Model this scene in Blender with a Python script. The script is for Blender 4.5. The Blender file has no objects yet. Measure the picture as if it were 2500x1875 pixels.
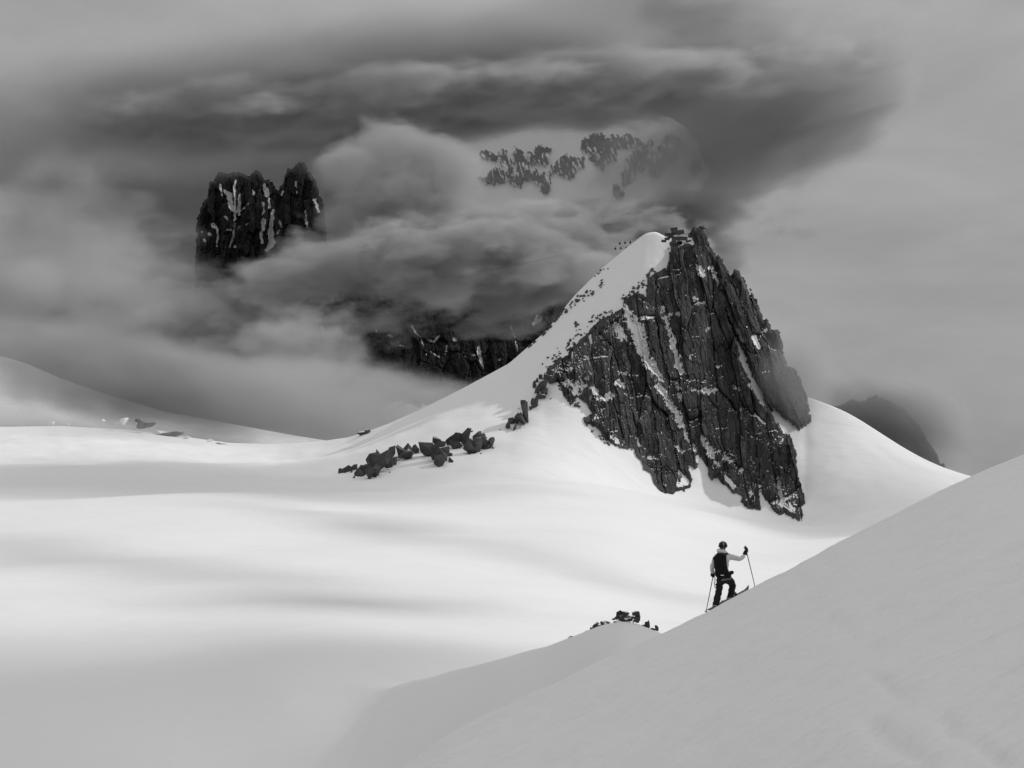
import bpy, bmesh, math, random
import numpy as np
from mathutils import Vector, Matrix

random.seed(7)
RNG = np.random.default_rng(11)
scene = bpy.context.scene
COL = scene.collection

# ------------------------------------------------------------------ camera
F = 3434.0                       # focal length in units of the 2500 px wide frame
HORIZON = 1000.0                 # eye level in those units
cam_data = bpy.data.cameras.new('camera')
cam_data.sensor_width = 36.0
cam_data.lens = 36.0 * F / 2500.0
cam_data.shift_y = (HORIZON - 937.5) / 2500.0
cam_data.clip_start = 0.1
cam_data.clip_end = 60000.0
cam = bpy.data.objects.new('camera', cam_data)
cam.location = (0, 0, 0)
cam.rotation_euler = (math.radians(90), 0, 0)
COL.objects.link(cam)
scene.camera = cam

# ------------------------------------------------------------------ sky and sun
SUN_EL = math.radians(34)
SUN_AZ = math.radians(76)        # clockwise from the view direction (+Y)
SUN_DIR = Vector((math.sin(SUN_AZ) * math.cos(SUN_EL), math.cos(SUN_AZ) * math.cos(SUN_EL), math.sin(SUN_EL)))
world = bpy.data.worlds.new('World')
scene.world = world
world.use_nodes = True
wt = world.node_tree
wt.nodes.clear()
def wn(t, **k):
    n = wt.nodes.new(t)
    for a, b in k.items():
        setattr(n, a, b)
    return n
def wl(a, b):
    wt.links.new(a, b)
w_out = wn('ShaderNodeOutputWorld')
sky = wn('ShaderNodeTexSky', sky_type='NISHITA', sun_disc=False)
sky.sun_elevation = SUN_EL
sky.sun_rotation = SUN_AZ
sky.altitude = 3300
bw = wn('ShaderNodeRGBToBW')
wl(sky.outputs[0], bw.inputs[0])
bg_sky = wn('ShaderNodeBackground')
bg_sky.inputs['Strength'].default_value = 0.07
wl(bw.outputs[0], bg_sky.inputs['Color'])
# the even overcast: darker low down, brighter overhead, the same all the way round
tc = wn('ShaderNodeTexCoord')
sep = wn('ShaderNodeSeparateXYZ')
wl(tc.outputs['Generated'], sep.inputs[0])
noi = wn('ShaderNodeTexNoise')
noi.inputs['Scale'].default_value = 2.2
noi.inputs['Detail'].default_value = 5
noi.inputs['Roughness'].default_value = 0.5
mp = wn('ShaderNodeMapping')
mp.inputs['Scale'].default_value = (1, 1, 2.6)
wl(tc.outputs['Generated'], mp.inputs[0])
wl(mp.outputs[0], noi.inputs['Vector'])
wob = wn('ShaderNodeMath', operation='MULTIPLY_ADD')
wl(noi.outputs['Fac'], wob.inputs[0])
wob.inputs[1].default_value = 0.12
wl(sep.outputs['Z'], wob.inputs[2])
ramp = wn('ShaderNodeValToRGB')
ramp.color_ramp.interpolation = 'B_SPLINE'
els = ramp.color_ramp.elements
els[0].position = 0.0; els[0].color = (.33, .33, .33, 1)
els[1].position = 0.95; els[1].color = (.72, .72, .72, 1)
for p_, c_ in ((.12, .34), (.22, .35), (.32, .37), (.45, .42), (.65, .56)):
    e = els.new(p_); e.color = (c_, c_, c_, 1)
wl(wob.outputs[0], ramp.inputs[0])
bg_cl = wn('ShaderNodeBackground')
bg_cl.inputs['Strength'].default_value = 1.0
noi2 = wn('ShaderNodeTexNoise')
noi2.inputs['Scale'].default_value = 5.0
noi2.inputs['Detail'].default_value = 7
noi2.inputs['Roughness'].default_value = 0.55
noi2.inputs['Distortion'].default_value = 0.3
wl(mp.outputs[0], noi2.inputs['Vector'])
mr2 = wn('ShaderNodeMapRange')
mr2.inputs['From Min'].default_value = .3; mr2.inputs['From Max'].default_value = .7
mr2.inputs['To Min'].default_value = .86; mr2.inputs['To Max'].default_value = 1.16
wl(noi2.outputs['Fac'], mr2.inputs['Value'])
mul = wn('ShaderNodeMix', data_type='RGBA', blend_type='MULTIPLY')
mul.inputs[0].default_value = 1.0
wl(ramp.outputs[0], mul.inputs[6]); wl(mr2.outputs[0], mul.inputs[7])
wl(mul.outputs[2], bg_cl.inputs['Color'])
w_mix = wn('ShaderNodeMixShader')
w_mix.inputs[0].default_value = 0.93
wl(bg_sky.outputs[0], w_mix.inputs[1])
wl(bg_cl.outputs[0], w_mix.inputs[2])
wl(w_mix.outputs[0], w_out.inputs['Surface'])

sun_data = bpy.data.lights.new('sun', 'SUN')
sun_data.energy = 2.2
sun_data.angle = math.radians(1.2)
sun_data.color = (1, 1, 1)
sun = bpy.data.objects.new('sun', sun_data)
sun.rotation_euler = SUN_DIR.to_track_quat('Z', 'Y').to_euler()
sun.location = (300, 0, 400)
COL.objects.link(sun)

scene.view_settings.view_transform = 'Standard'
scene.view_settings.look = 'None'
scene.view_settings.exposure = 0.0
scene.view_settings.gamma = 1.0
scene.view_settings.use_curve_mapping = False
scene.render.engine = 'CYCLES'
cy = scene.cycles
cy.use_denoising = True
try:
    cy.denoiser = 'OPENIMAGEDENOISE'
except Exception:
    pass
cy.max_bounces = 5
cy.diffuse_bounces = 3
cy.glossy_bounces = 1
cy.transmission_bounces = 1
cy.transparent_max_bounces = 4
cy.volume_bounces = 0
cy.volume_step_rate = 1.0
cy.volume_max_steps = 256
cy.use_adaptive_sampling = True
cy.adaptive_threshold = 0.02
cy.caustics_reflective = False
cy.caustics_refractive = False

# ------------------------------------------------------------------ helpers
def P(x, y, d):
    """A point of the place: bearing x, elevation y (frame units), d metres ahead."""
    return Vector(((x - 1250.0) / F * d, d, (HORIZON - y) / F * d))

def smooth(a, b, t):
    u = np.clip((t - a) / (b - a), 0, 1)
    return u * u * (3 - 2 * u)

_perm = RNG.permutation(512).astype(np.int64)
_perm = np.concatenate([_perm, _perm])
_ang = RNG.random(512) * 2 * np.pi
_gx, _gy = np.cos(_ang), np.sin(_ang)
def perlin(x, y, seed=0):
    x = np.asarray(x, float) + seed * 37.17; y = np.asarray(y, float) + seed * 11.93
    xi = np.floor(x).astype(np.int64); yi = np.floor(y).astype(np.int64)
    xf = x - xi; yf = y - yi
    u = xf**3 * (xf * (xf * 6 - 15) + 10); v = yf**3 * (yf * (yf * 6 - 15) + 10)
    def g(ix, iy, dx, dy):
        h = _perm[(_perm[ix & 511] + iy) & 511]
        return _gx[h] * dx + _gy[h] * dy
    a = g(xi, yi, xf, yf); b = g(xi + 1, yi, xf - 1, yf)
    c = g(xi, yi + 1, xf, yf - 1); d = g(xi + 1, yi + 1, xf - 1, yf - 1)
    return (a * (1 - u) + b * u) * (1 - v) + (c * (1 - u) + d * u) * v
def fbm(x, y, octv=4, seed=0, gain=0.5):
    s = 0; amp = 1; f = 1
    for i in range(octv):
        s = s + amp * perlin(x * f, y * f, seed + i * 3)
        amp *= gain; f *= 2.03
    return s
def _hash(ix, iy, k):
    h = _perm[(_perm[(_perm[ix & 511] + iy) & 511] + k) & 511]
    return (h + 0.5) / 512.0
def cells(u, v, seed=0):
    """Voronoi: distance gap to the next cell, two random numbers of the cell, offset from its centre."""
    u = u + seed * 17.3; v = v + seed * 5.1
    iu = np.floor(u).astype(np.int64); iv = np.floor(v).astype(np.int64)
    f1 = np.full(u.shape, 9.0); f2 = np.full(u.shape, 9.0)
    r1 = np.zeros(u.shape); r2 = np.zeros(u.shape); du = np.zeros(u.shape); dv = np.zeros(u.shape)
    for a in (-1, 0, 1):
        for b in (-1, 0, 1):
            cu = iu + a; cv = iv + b
            pu = cu + 0.1 + 0.8 * _hash(cu, cv, 1); pv = cv + 0.1 + 0.8 * _hash(cu, cv, 2)
            d = np.hypot(u - pu, v - pv)
            near = d < f1
            f2 = np.where(near, f1, np.minimum(f2, d))
            r1 = np.where(near, _hash(cu, cv, 3), r1); r2 = np.where(near, _hash(cu, cv, 4), r2)
            du = np.where(near, u - pu, du); dv = np.where(near, v - pv, dv)
            f1 = np.where(near, d, f1)
    return f2 - f1, r1, r2, du, dv

def poly_sd(px, py, poly):
    """Signed distance to a polygon, positive inside."""
    poly = np.asarray(poly, float)
    best = np.full(px.shape, 1e9); inside = np.zeros(px.shape, bool)
    n = len(poly)
    for i in range(n):
        ax, ay = poly[i]; bx, by = poly[(i + 1) % n]
        ex, ey = bx - ax, by - ay
        t = np.clip(((px - ax) * ex + (py - ay) * ey) / (ex * ex + ey * ey + 1e-9), 0, 1)
        best = np.minimum(best, np.hypot(px - ax - t * ex, py - ay - t * ey))
        cond = (ay > py) != (by > py)
        with np.errstate(divide='ignore', invalid='ignore'):
            xs = ax + (py - ay) / (by - ay) * ex if by != ay else np.full(px.shape, 1e9)
        inside ^= cond & (px < xs)
    return np.where(inside, best, -best)

def stroke_sd(px, py, pts):
    """Inside-positive distance to a polyline whose points carry half-widths."""
    best = np.full(px.shape, -1e9)
    if len(pts) == 1:
        pts = [pts[0], (pts[0][0] + .1, pts[0][1], pts[0][2])]
    for (ax, ay, aw), (bx, by, bw) in zip(pts[:-1], pts[1:]):
        ex, ey = bx - ax, by - ay
        t = np.clip(((px - ax) * ex + (py - ay) * ey) / (ex * ex + ey * ey + 1e-9), 0, 1)
        best = np.maximum(best, aw + (bw - aw) * t - np.hypot(px - ax - t * ex, py - ay - t * ey))
    return best

def tag(o, label=None, cat=None, group=None, kind=None):
    if label: o['label'] = label
    if cat: o['category'] = cat
    if group: o['group'] = group
    if kind: o['kind'] = kind
    return o

def grid_mesh(name, V, faces, mats, shade_smooth=True, parent=None, attr=None):
    me = bpy.data.meshes.new(name)
    me.vertices.add(len(V)); me.vertices.foreach_set('co', np.ascontiguousarray(V, dtype=np.float32).ravel())
    faces = np.asarray(faces, dtype=np.int32)
    nf, k = faces.shape
    me.loops.add(nf * k); me.loops.foreach_set('vertex_index', faces.ravel())
    me.polygons.add(nf)
    me.polygons.foreach_set('loop_start', np.arange(0, nf * k, k, dtype=np.int32))
    me.polygons.foreach_set('use_smooth', np.full(nf, shade_smooth))
    me.update(calc_edges=True)
    me.validate()
    if attr is not None:
        for an, av in attr.items():
            a = me.attributes.new(an, 'FLOAT', 'POINT')
            a.data.foreach_set('value', np.asarray(av, dtype=np.float32))
    for m in (mats if isinstance(mats, (list, tuple)) else [mats]):
        me.materials.append(m)
    o = bpy.data.objects.new(name, me)
    COL.objects.link(o)
    if parent: o.parent = parent
    return o

def bm_obj(name, bm, mat, parent=None, smooth_=False):
    me = bpy.data.meshes.new(name)
    bm.to_mesh(me); bm.free()
    for m in (mat if isinstance(mat, (list, tuple)) else [mat]):
        me.materials.append(m)
    if smooth_:
        me.polygons.foreach_set('use_smooth', [True] * len(me.polygons))
    o = bpy.data.objects.new(name, me)
    COL.objects.link(o)
    if parent: o.parent = parent
    return o

def empty(name, loc):
    o = bpy.data.objects.new(name, None)
    o.location = loc
    o.empty_display_size = 0.5
    COL.objects.link(o)
    return o

# ------------------------------------------------------------------ materials
def new_mat(name):
    m = bpy.data.materials.new(name); m.use_nodes = True
    nt = m.node_tree
    b = nt.nodes['Principled BSDF']
    return m, nt, b
def simple_mat(name, c, rough=0.7, noise=0.0, scale=20.0):
    m, nt, b = new_mat(name)
    b.inputs['Roughness'].default_value = rough
    b.inputs['Specular IOR Level'].default_value = 0.25
    if noise:
        t = nt.nodes.new('ShaderNodeTexCoord'); n = nt.nodes.new('ShaderNodeTexNoise')
        n.inputs['Scale'].default_value = scale; n.inputs['Detail'].default_value = 4
        nt.links.new(t.outputs['Object'], n.inputs['Vector'])
        r = nt.nodes.new('ShaderNodeValToRGB')
        lo, hi = c * (1 - noise), c * (1 + noise)
        r.color_ramp.elements[0].position = .3; r.color_ramp.elements[0].color = (lo, lo, lo, 1)
        r.color_ramp.elements[1].position = .7; r.color_ramp.elements[1].color = (hi, hi, hi, 1)
        nt.links.new(n.outputs['Fac'], r.inputs[0]); nt.links.new(r.outputs[0], b.inputs['Base Color'])
    else:
        b.inputs['Base Color'].default_value = (c, c, c, 1)
    return m

def snow_mat(name, scales, dist, c=0.8, ripple=None):
    m, nt, b = new_mat(name)
    b.inputs['Base Color'].default_value = (c, c, c, 1)
    b.inputs['Roughness'].default_value = 0.85
    b.inputs['Specular IOR Level'].default_value = 0.1
    t = nt.nodes.new('ShaderNodeTexCoord')
    prev = None
    for s, d in zip(scales, dist):
        mp_ = nt.nodes.new('ShaderNodeMapping')
        if ripple: mp_.inputs['Rotation'].default_value = (0, 0, ripple[0]); mp_.inputs['Scale'].default_value = ripple[1]
        n = nt.nodes.new('ShaderNodeTexNoise')
        n.inputs['Scale'].default_value = s; n.inputs['Detail'].default_value = 3
        nt.links.new(t.outputs['Object'], mp_.inputs[0]); nt.links.new(mp_.outputs[0], n.inputs['Vector'])
        bp = nt.nodes.new('ShaderNodeBump')
        bp.inputs['Strength'].default_value = 1.0; bp.inputs['Distance'].default_value = d
        nt.links.new(n.outputs['Fac'], bp.inputs['Height'])
        if prev: nt.links.new(prev.outputs[0], bp.inputs['Normal'])
        prev = bp
    nt.links.new(prev.outputs[0], b.inputs['Normal'])
    return m

def rock_mat(name, lo, hi, unit=1.0, attr=True, snow_c=0.8, ledge=(0.62, 0.8), streak=True):
    """Granite: streaked greys, snow where the mesh carries it and on flat ledges."""
    m, nt, b = new_mat(name)
    N = nt.nodes.new; L = nt.links.new
    t = N('ShaderNodeTexCoord')
    mp_ = N('ShaderNodeMapping')
    mp_.inputs['Rotation'].default_value = (0, 0.16, 0)
    mp_.inputs['Scale'].default_value = (1, 1, 0.16 if streak else 0.7)
    L(t.outputs['Object'], mp_.inputs[0])
    n1 = N('ShaderNodeTexNoise'); n1.inputs['Scale'].default_value = 0.16 / unit; n1.inputs['Detail'].default_value = 8; n1.inputs['Roughness'].default_value = 0.65
    L(mp_.outputs[0], n1.inputs['Vector'])
    r = N('ShaderNodeValToRGB')
    r.color_ramp.elements[0].position = .34; r.color_ramp.elements[0].color = (lo, lo, lo, 1)
    r.color_ramp.elements[1].position = .68; r.color_ramp.elements[1].color = (hi, hi, hi, 1)
    n3 = N('ShaderNodeTexNoise'); n3.inputs['Scale'].default_value = 1.1 / unit; n3.inputs['Detail'].default_value = 6; n3.inputs['Roughness'].default_value = .7
    L(mp_.outputs[0], n3.inputs['Vector'])
    av = N('ShaderNodeMix'); av.inputs[0].default_value = .45; L(n1.outputs['Fac'], av.inputs[2]); L(n3.outputs['Fac'], av.inputs[3])
    L(av.outputs[0], r.inputs[0])
    n2 = N('ShaderNodeTexNoise'); n2.inputs['Scale'].default_value = 1.3 / unit; n2.inputs['Detail'].default_value = 5
    L(t.outputs['Object'], n2.inputs['Vector'])
    g = N('ShaderNodeNewGeometry'); s = N('ShaderNodeSeparateXYZ'); L(g.outputs['Normal'], s.inputs[0])
    a = N('ShaderNodeMath'); a.operation = 'MULTIPLY_ADD'; L(n2.outputs['Fac'], a.inputs[0]); a.inputs[1].default_value = 0.35; L(s.outputs['Z'], a.inputs[2])
    mr = N('ShaderNodeMapRange'); mr.inputs['From Min'].default_value = ledge[0] + .17; mr.inputs['From Max'].default_value = ledge[1] + .17
    L(a.outputs[0], mr.inputs['Value'])
    fac = mr.outputs[0]
    if attr:
        at = N('ShaderNodeAttribute'); at.attribute_name = 'snow'
        mx = N('ShaderNodeMath'); mx.operation = 'MAXIMUM'
        L(at.outputs['Fac'], mx.inputs[0]); mx.inputs[1].default_value = 0.0
        at2 = N('ShaderNodeAttribute'); at2.attribute_name = 'tone'
        st = N('ShaderNodeMapRange'); st.inputs['From Min'].default_value = .35; st.inputs['From Max'].default_value = .65
        L(mx.outputs[0], st.inputs['Value']); fac = st.outputs[0]
    mix = N('ShaderNodeMix'); mix.data_type = 'RGBA'
    rc = r.outputs[0]
    if attr:
        tm = N('ShaderNodeMix'); tm.data_type = 'RGBA'; tm.blend_type = 'MULTIPLY'; tm.inputs[0].default_value = 1.0
        L(r.outputs[0], tm.inputs[6]); L(at2.outputs['Fac'], tm.inputs[7]); rc = tm.outputs[2]
    L(fac, mix.inputs[0]); L(rc, mix.inputs[6]); mix.inputs[7].default_value = (snow_c, snow_c, snow_c, 1)
    L(mix.outputs[2], b.inputs['Base Color'])
    bp = N('ShaderNodeBump'); bp.inputs['Strength'].default_value = .7; bp.inputs['Distance'].default_value = 1.2 * unit
    L(av.outputs[0], bp.inputs['Height']); L(bp.outputs[0], b.inputs['Normal'])
    b.inputs['Roughness'].default_value = .9
    b.inputs['Specular IOR Level'].default_value = .15
    return m

M_SNOW = snow_mat('glacier_snow', (0.03, 0.3), (1.2, 0.10), 0.8, (0.5, (1, 2.2, 1)))
M_SNOW_NEAR = snow_mat('slope_snow', (0.5, 2.5, 14), (0.22, 0.06, 0.012), 0.8, (0.7, (1, 1.7, 1)))
M_SNOW_FAR = snow_mat('far_snow', (0.02, 0.2), (3.0, 0.5), 0.78)
M_ROCK = rock_mat('granite', .010, .14, 1.0, True, .8, (.82, .95))
M_ROCK_FAR = rock_mat('far_granite', .006, .032, 4.0, True, .6, (.9, 1.0))
M_STONE = rock_mat('boulder_granite', .03, .12, .5, False, .8, (.9, .98), False)
M_STONE_NEAR = rock_mat('near_stone', .015, .10, .12, False, .8, (.8, .92), False)

# ------------------------------------------------------------------ glacier: bowl, spur and the snow of the peak as one height field
# control points: bearing, elevation in the frame, metres ahead
ctl = [
 # bottom left and the bowl floor
 (-300,1900,170),(0,1880,165),(300,1880,168),(600,1880,170),(1000,1880,170),
 (-300,1720,215),(0,1700,221),(450,1700,216),(700,1700,200),
 (-300,1500,309),(0,1500,309),(600,1500,306),(1000,1500,316),(1300,1490,335),
 (-300,1300,515),(0,1300,515),(600,1300,520),(1200,1300,560),(1500,1300,600),(1700,1340,620),(2000,1400,560),(2400,1420,520),
 (1600,1480,400),(1900,1500,400),(2300,1560,340),
 (-300,1175,780),(0,1170,790),(500,1175,780),(900,1190,800),(1300,1165,860),(1500,1195,860),(1700,1235,860),(1950,1285,850),(2200,1270,820),(2500,1270,800),(2900,1270,760),
 (-300,1120,1100),(0,1120,1100),(500,1125,1090),(900,1150,1060),(1300,1165,1060),(1700,1210,1060),(2200,1230,1060),(2800,1240,1000),
 (1000,1700,200),(1300,1700,205),(1700,1750,200),(1300,1600,250),(1700,1600,260),(2300,1750,200),(1200,1950,150),(1700,1950,150),
]
cx, cl, cz = [], [], []
for x_, y_, d_ in ctl:
    cx.append(x_); cl.append(math.log(d_)); cz.append((HORIZON - y_) / F * d_)
for x_, d_, z_ in ((-300,60,-40),(600,60,-38),(1300,60,-42),(2000,60,-42),(2700,60,-42),(2700,200,-52)):
    cx.append(x_); cl.append(math.log(d_)); cz.append(z_)
SX, SL = 420.0, 0.42
cA = np.array(cx) / SX; cB = np.array(cl) / SL; cZ = np.array(cz)
def _tps(r2):
    return np.where(r2 > 1e-12, 0.5 * r2 * np.log(r2 + 1e-12), 0)
def _fit():
    n = len(cA)
    K = _tps((cA[:, None] - cA[None]) ** 2 + (cB[:, None] - cB[None]) ** 2) + np.eye(n) * 0.004
    Q = np.stack([np.ones(n), cA, cB], 1)
    A = np.block([[K, Q], [Q.T, np.zeros((3, 3))]])
    return np.linalg.solve(A, np.concatenate([cZ, np.zeros(3)]))
_w = _fit()
def base_z(x, Y):
    a = x / SX; b = np.log(Y) / SL
    out = _w[-3] + _w[-2] * a + _w[-1] * b
    for i in range(len(cA)):
        out = out + _w[i] * _tps((a - cA[i]) ** 2 + (b - cB[i]) ** 2)
    return out

crest_xy = np.array([(-600,1030),(-200,1036),(0,1042),(150,1040),(300,1049),(450,1066),(560,1081),(680,1085),(780,1078),(850,1068),(893,1055),(950,1034),(1017,1004),(1130,948),(1243,887),(1333,808),
  (1401,723),(1469,655),(1537,599),(1576,569),(1602,565),(1627,579),(1660,585),(1700,578),(1760,668),(1850,785),(1900,865),(1935,930),(1965,968),(2010,984),(2061,1000),(2134,1047),(2224,1105),(2293,1139),(2376,1165),(2550,1205),(2900,1240),(3200,1240)], float)
yc_x = np.array([(-600,1100),(500,1100),(700,1060),(880,970),(1300,985),(1600,1000),(1900,1010),(2060,1000),(2400,950),(3200,880)], float)
w_x = np.array([(-600,420),(500,420),(700,360),(880,290),(1100,235),(1300,190),(1450,150),(1600,112),(1750,100),(1850,108),(1950,140),(2060,180),(2300,200),(3200,180)], float)
def crest_y(x): return np.interp(x, crest_xy[:, 0], crest_xy[:, 1])
def crest_d(x): return np.interp(x, yc_x[:, 0], yc_x[:, 1])

gx = np.arange(-600, 3201, 5.0)
NEAR0 = 48.0
t1 = np.linspace(0, 1, 300); t2 = np.linspace(0, 1, 170)[1:]; t3 = np.linspace(0, 1, 26)[1:]
def soften(a, n):
    k = np.hanning(2 * n + 3)[1:-1]; k /= k.sum()
    return np.convolve(np.pad(a, n, 'edge'), k, 'valid')
Yc = soften(crest_d(gx), 40); Wc = soften(np.interp(gx, w_x[:, 0], w_x[:, 1]), 40)
# smooth the crest except where rock stands on it
cyv = crest_y(gx)
k5 = np.array([1, 4, 6, 4, 1.]) / 16
cyv = np.convolve(np.pad(cyv, 2, 'edge'), k5, 'valid')
far_r = smooth(1960, 2040, gx); cyv = cyv * (1 - far_r) + soften(cyv, 16) * far_r
GY = np.zeros((len(gx), len(t1) + len(t2) + len(t3)))
for i in range(len(gx)):
    Ym = Yc[i] - Wc[i] * 1.15
    GY[i, :300] = NEAR0 * (Ym / NEAR0) ** t1
    GY[i, 300:469] = Ym + (Yc[i] - Ym) * t2
    GY[i, 469:] = Yc[i] + 420 * t3 ** 2
GX = np.repeat(gx[:, None], GY.shape[1], 1)
wx = (GX - 1250) / F * GY
Z = base_z(GX, GY)
# glacier undulations (long swells that run across the bowl)
far_fade = smooth(150, 320, GY)
u_ = wx * 0.8 + GY * 0.45; v_ = -wx * 0.45 + GY * 0.8
Z += far_fade * (4.2 * perlin(u_ / 190, v_ / 62, 3) + 1.5 * perlin(u_ / 90, v_ / 30, 5))
Z += 0.35 * perlin(wx / 14, GY / 22, 7) * (1 - far_fade)
# the low stony spur that runs out from under the near slope
sp_t = np.array([(-600,1900,260),(300,1790,240),(600,1742,225),(750,1712,215),(860,1696,205),(950,1680,190),(1060,1654,168),(1200,1617,142),(1330,1583,120),(1400,1556,108),(1460,1530,99),(1520,1517,92),(1560,1524,88),(1610,1547,81),(1700,1590,74),(1900,1690,65),(3200,2100,60)], float)
sp_y = soften(np.interp(gx, sp_t[:, 0], sp_t[:, 1]), 5)[:, None]; sp_d = soften(np.interp(gx, sp_t[:, 0], sp_t[:, 2]), 12)[:, None]
sp_z = (HORIZON - sp_y) / F * sp_d
rel = GY - sp_d
spur = np.where(rel < 0, sp_z - rel * .075 - .0004 * rel ** 2, sp_z - rel * .12 - .006 * rel ** 2)
spur += .25 * perlin(wx / 9, GY / 14, 27) * smooth(0, 8, np.abs(rel))
spur = np.maximum(spur, -400)
kk = np.interp(gx, [900, 1150], [6.0, 1.6])[:, None]
hh = np.clip(.5 + .5 * (spur - Z) / kk, 0, 1)
Z = Z * (1 - hh) + spur * hh + kk * hh * (1 - hh) * .5
zc = (HORIZON - cyv) / F * Yc
s_ = np.clip((Yc[:, None] - GY) / Wc[:, None], 0, 1)
pw = soften(np.interp(gx, [-600, 600, 900, 1300, 2000, 3200], [2.0, 2.0, 1.9, 1.75, 1.7, 1.7]), 30)[:, None]
gprof = (1 - s_) ** pw
Zf = Z + (zc[:, None] - Z) * gprof
slope_noise = 1.6 * fbm(wx / 45, GY / 45, 3, 9) * smooth(0, .15, s_) * smooth(1.0, .7, s_)
Zf += slope_noise
back = np.clip(GY - Yc[:, None], 0, None)
Zf = np.where(GY > Yc[:, None], zc[:, None] - back * 0.75, Zf)
GZ = Zf
V = np.stack([wx, GY, GZ], -1).reshape(-1, 3)
nr = GY.shape[1]
ii, jj = np.meshgrid(np.arange(len(gx) - 1), np.arange(nr - 1), indexing='ij')
q = (ii * nr + jj).ravel()
faces = np.stack([q, q + nr, q + nr + 1, q + 1], 1)
glacier = grid_mesh('snowy_terrain', V, faces, M_SNOW)
tag(glacier, 'broad white glacier bowl rising to the snow slopes of the rocky peak', 'glacier', kind='structure')

# image elevation of every grid node and the depth seen at (x, y)
GV = HORIZON - F * GZ / GY
def depth_at(x, y, dmin=300.0):
    """Metres ahead to the glacier surface at bearing x, elevation y."""
    x = np.atleast_1d(np.asarray(x, float)); y = np.atleast_1d(np.asarray(y, float))
    out = np.zeros(x.shape)
    ci = np.clip((x - gx[0]) / (gx[1] - gx[0]), 0, len(gx) - 1.001)
    for col in np.unique(ci.astype(int)):
        m = ci.astype(int) == col
        vals = []
        for c in (col, col + 1):
            sel = (GY[c] >= dmin) & (GY[c] <= Yc[c] + .01)
            yy = np.minimum.accumulate(GV[c][sel]); dd = GY[c][sel]
            vals.append(np.interp(-y[m], -yy, dd))
        f_ = ci[m] - col
        out[m] = vals[0] * (1 - f_) + vals[1] * f_
    return out

# ------------------------------------------------------------------ rock faces
def crop(pts, ox, oy, s):
    return [(ox + p[0] / s, oy + p[1] / s) + tuple(q_ / s for q_ in p[2:]) for p in pts]

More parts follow.
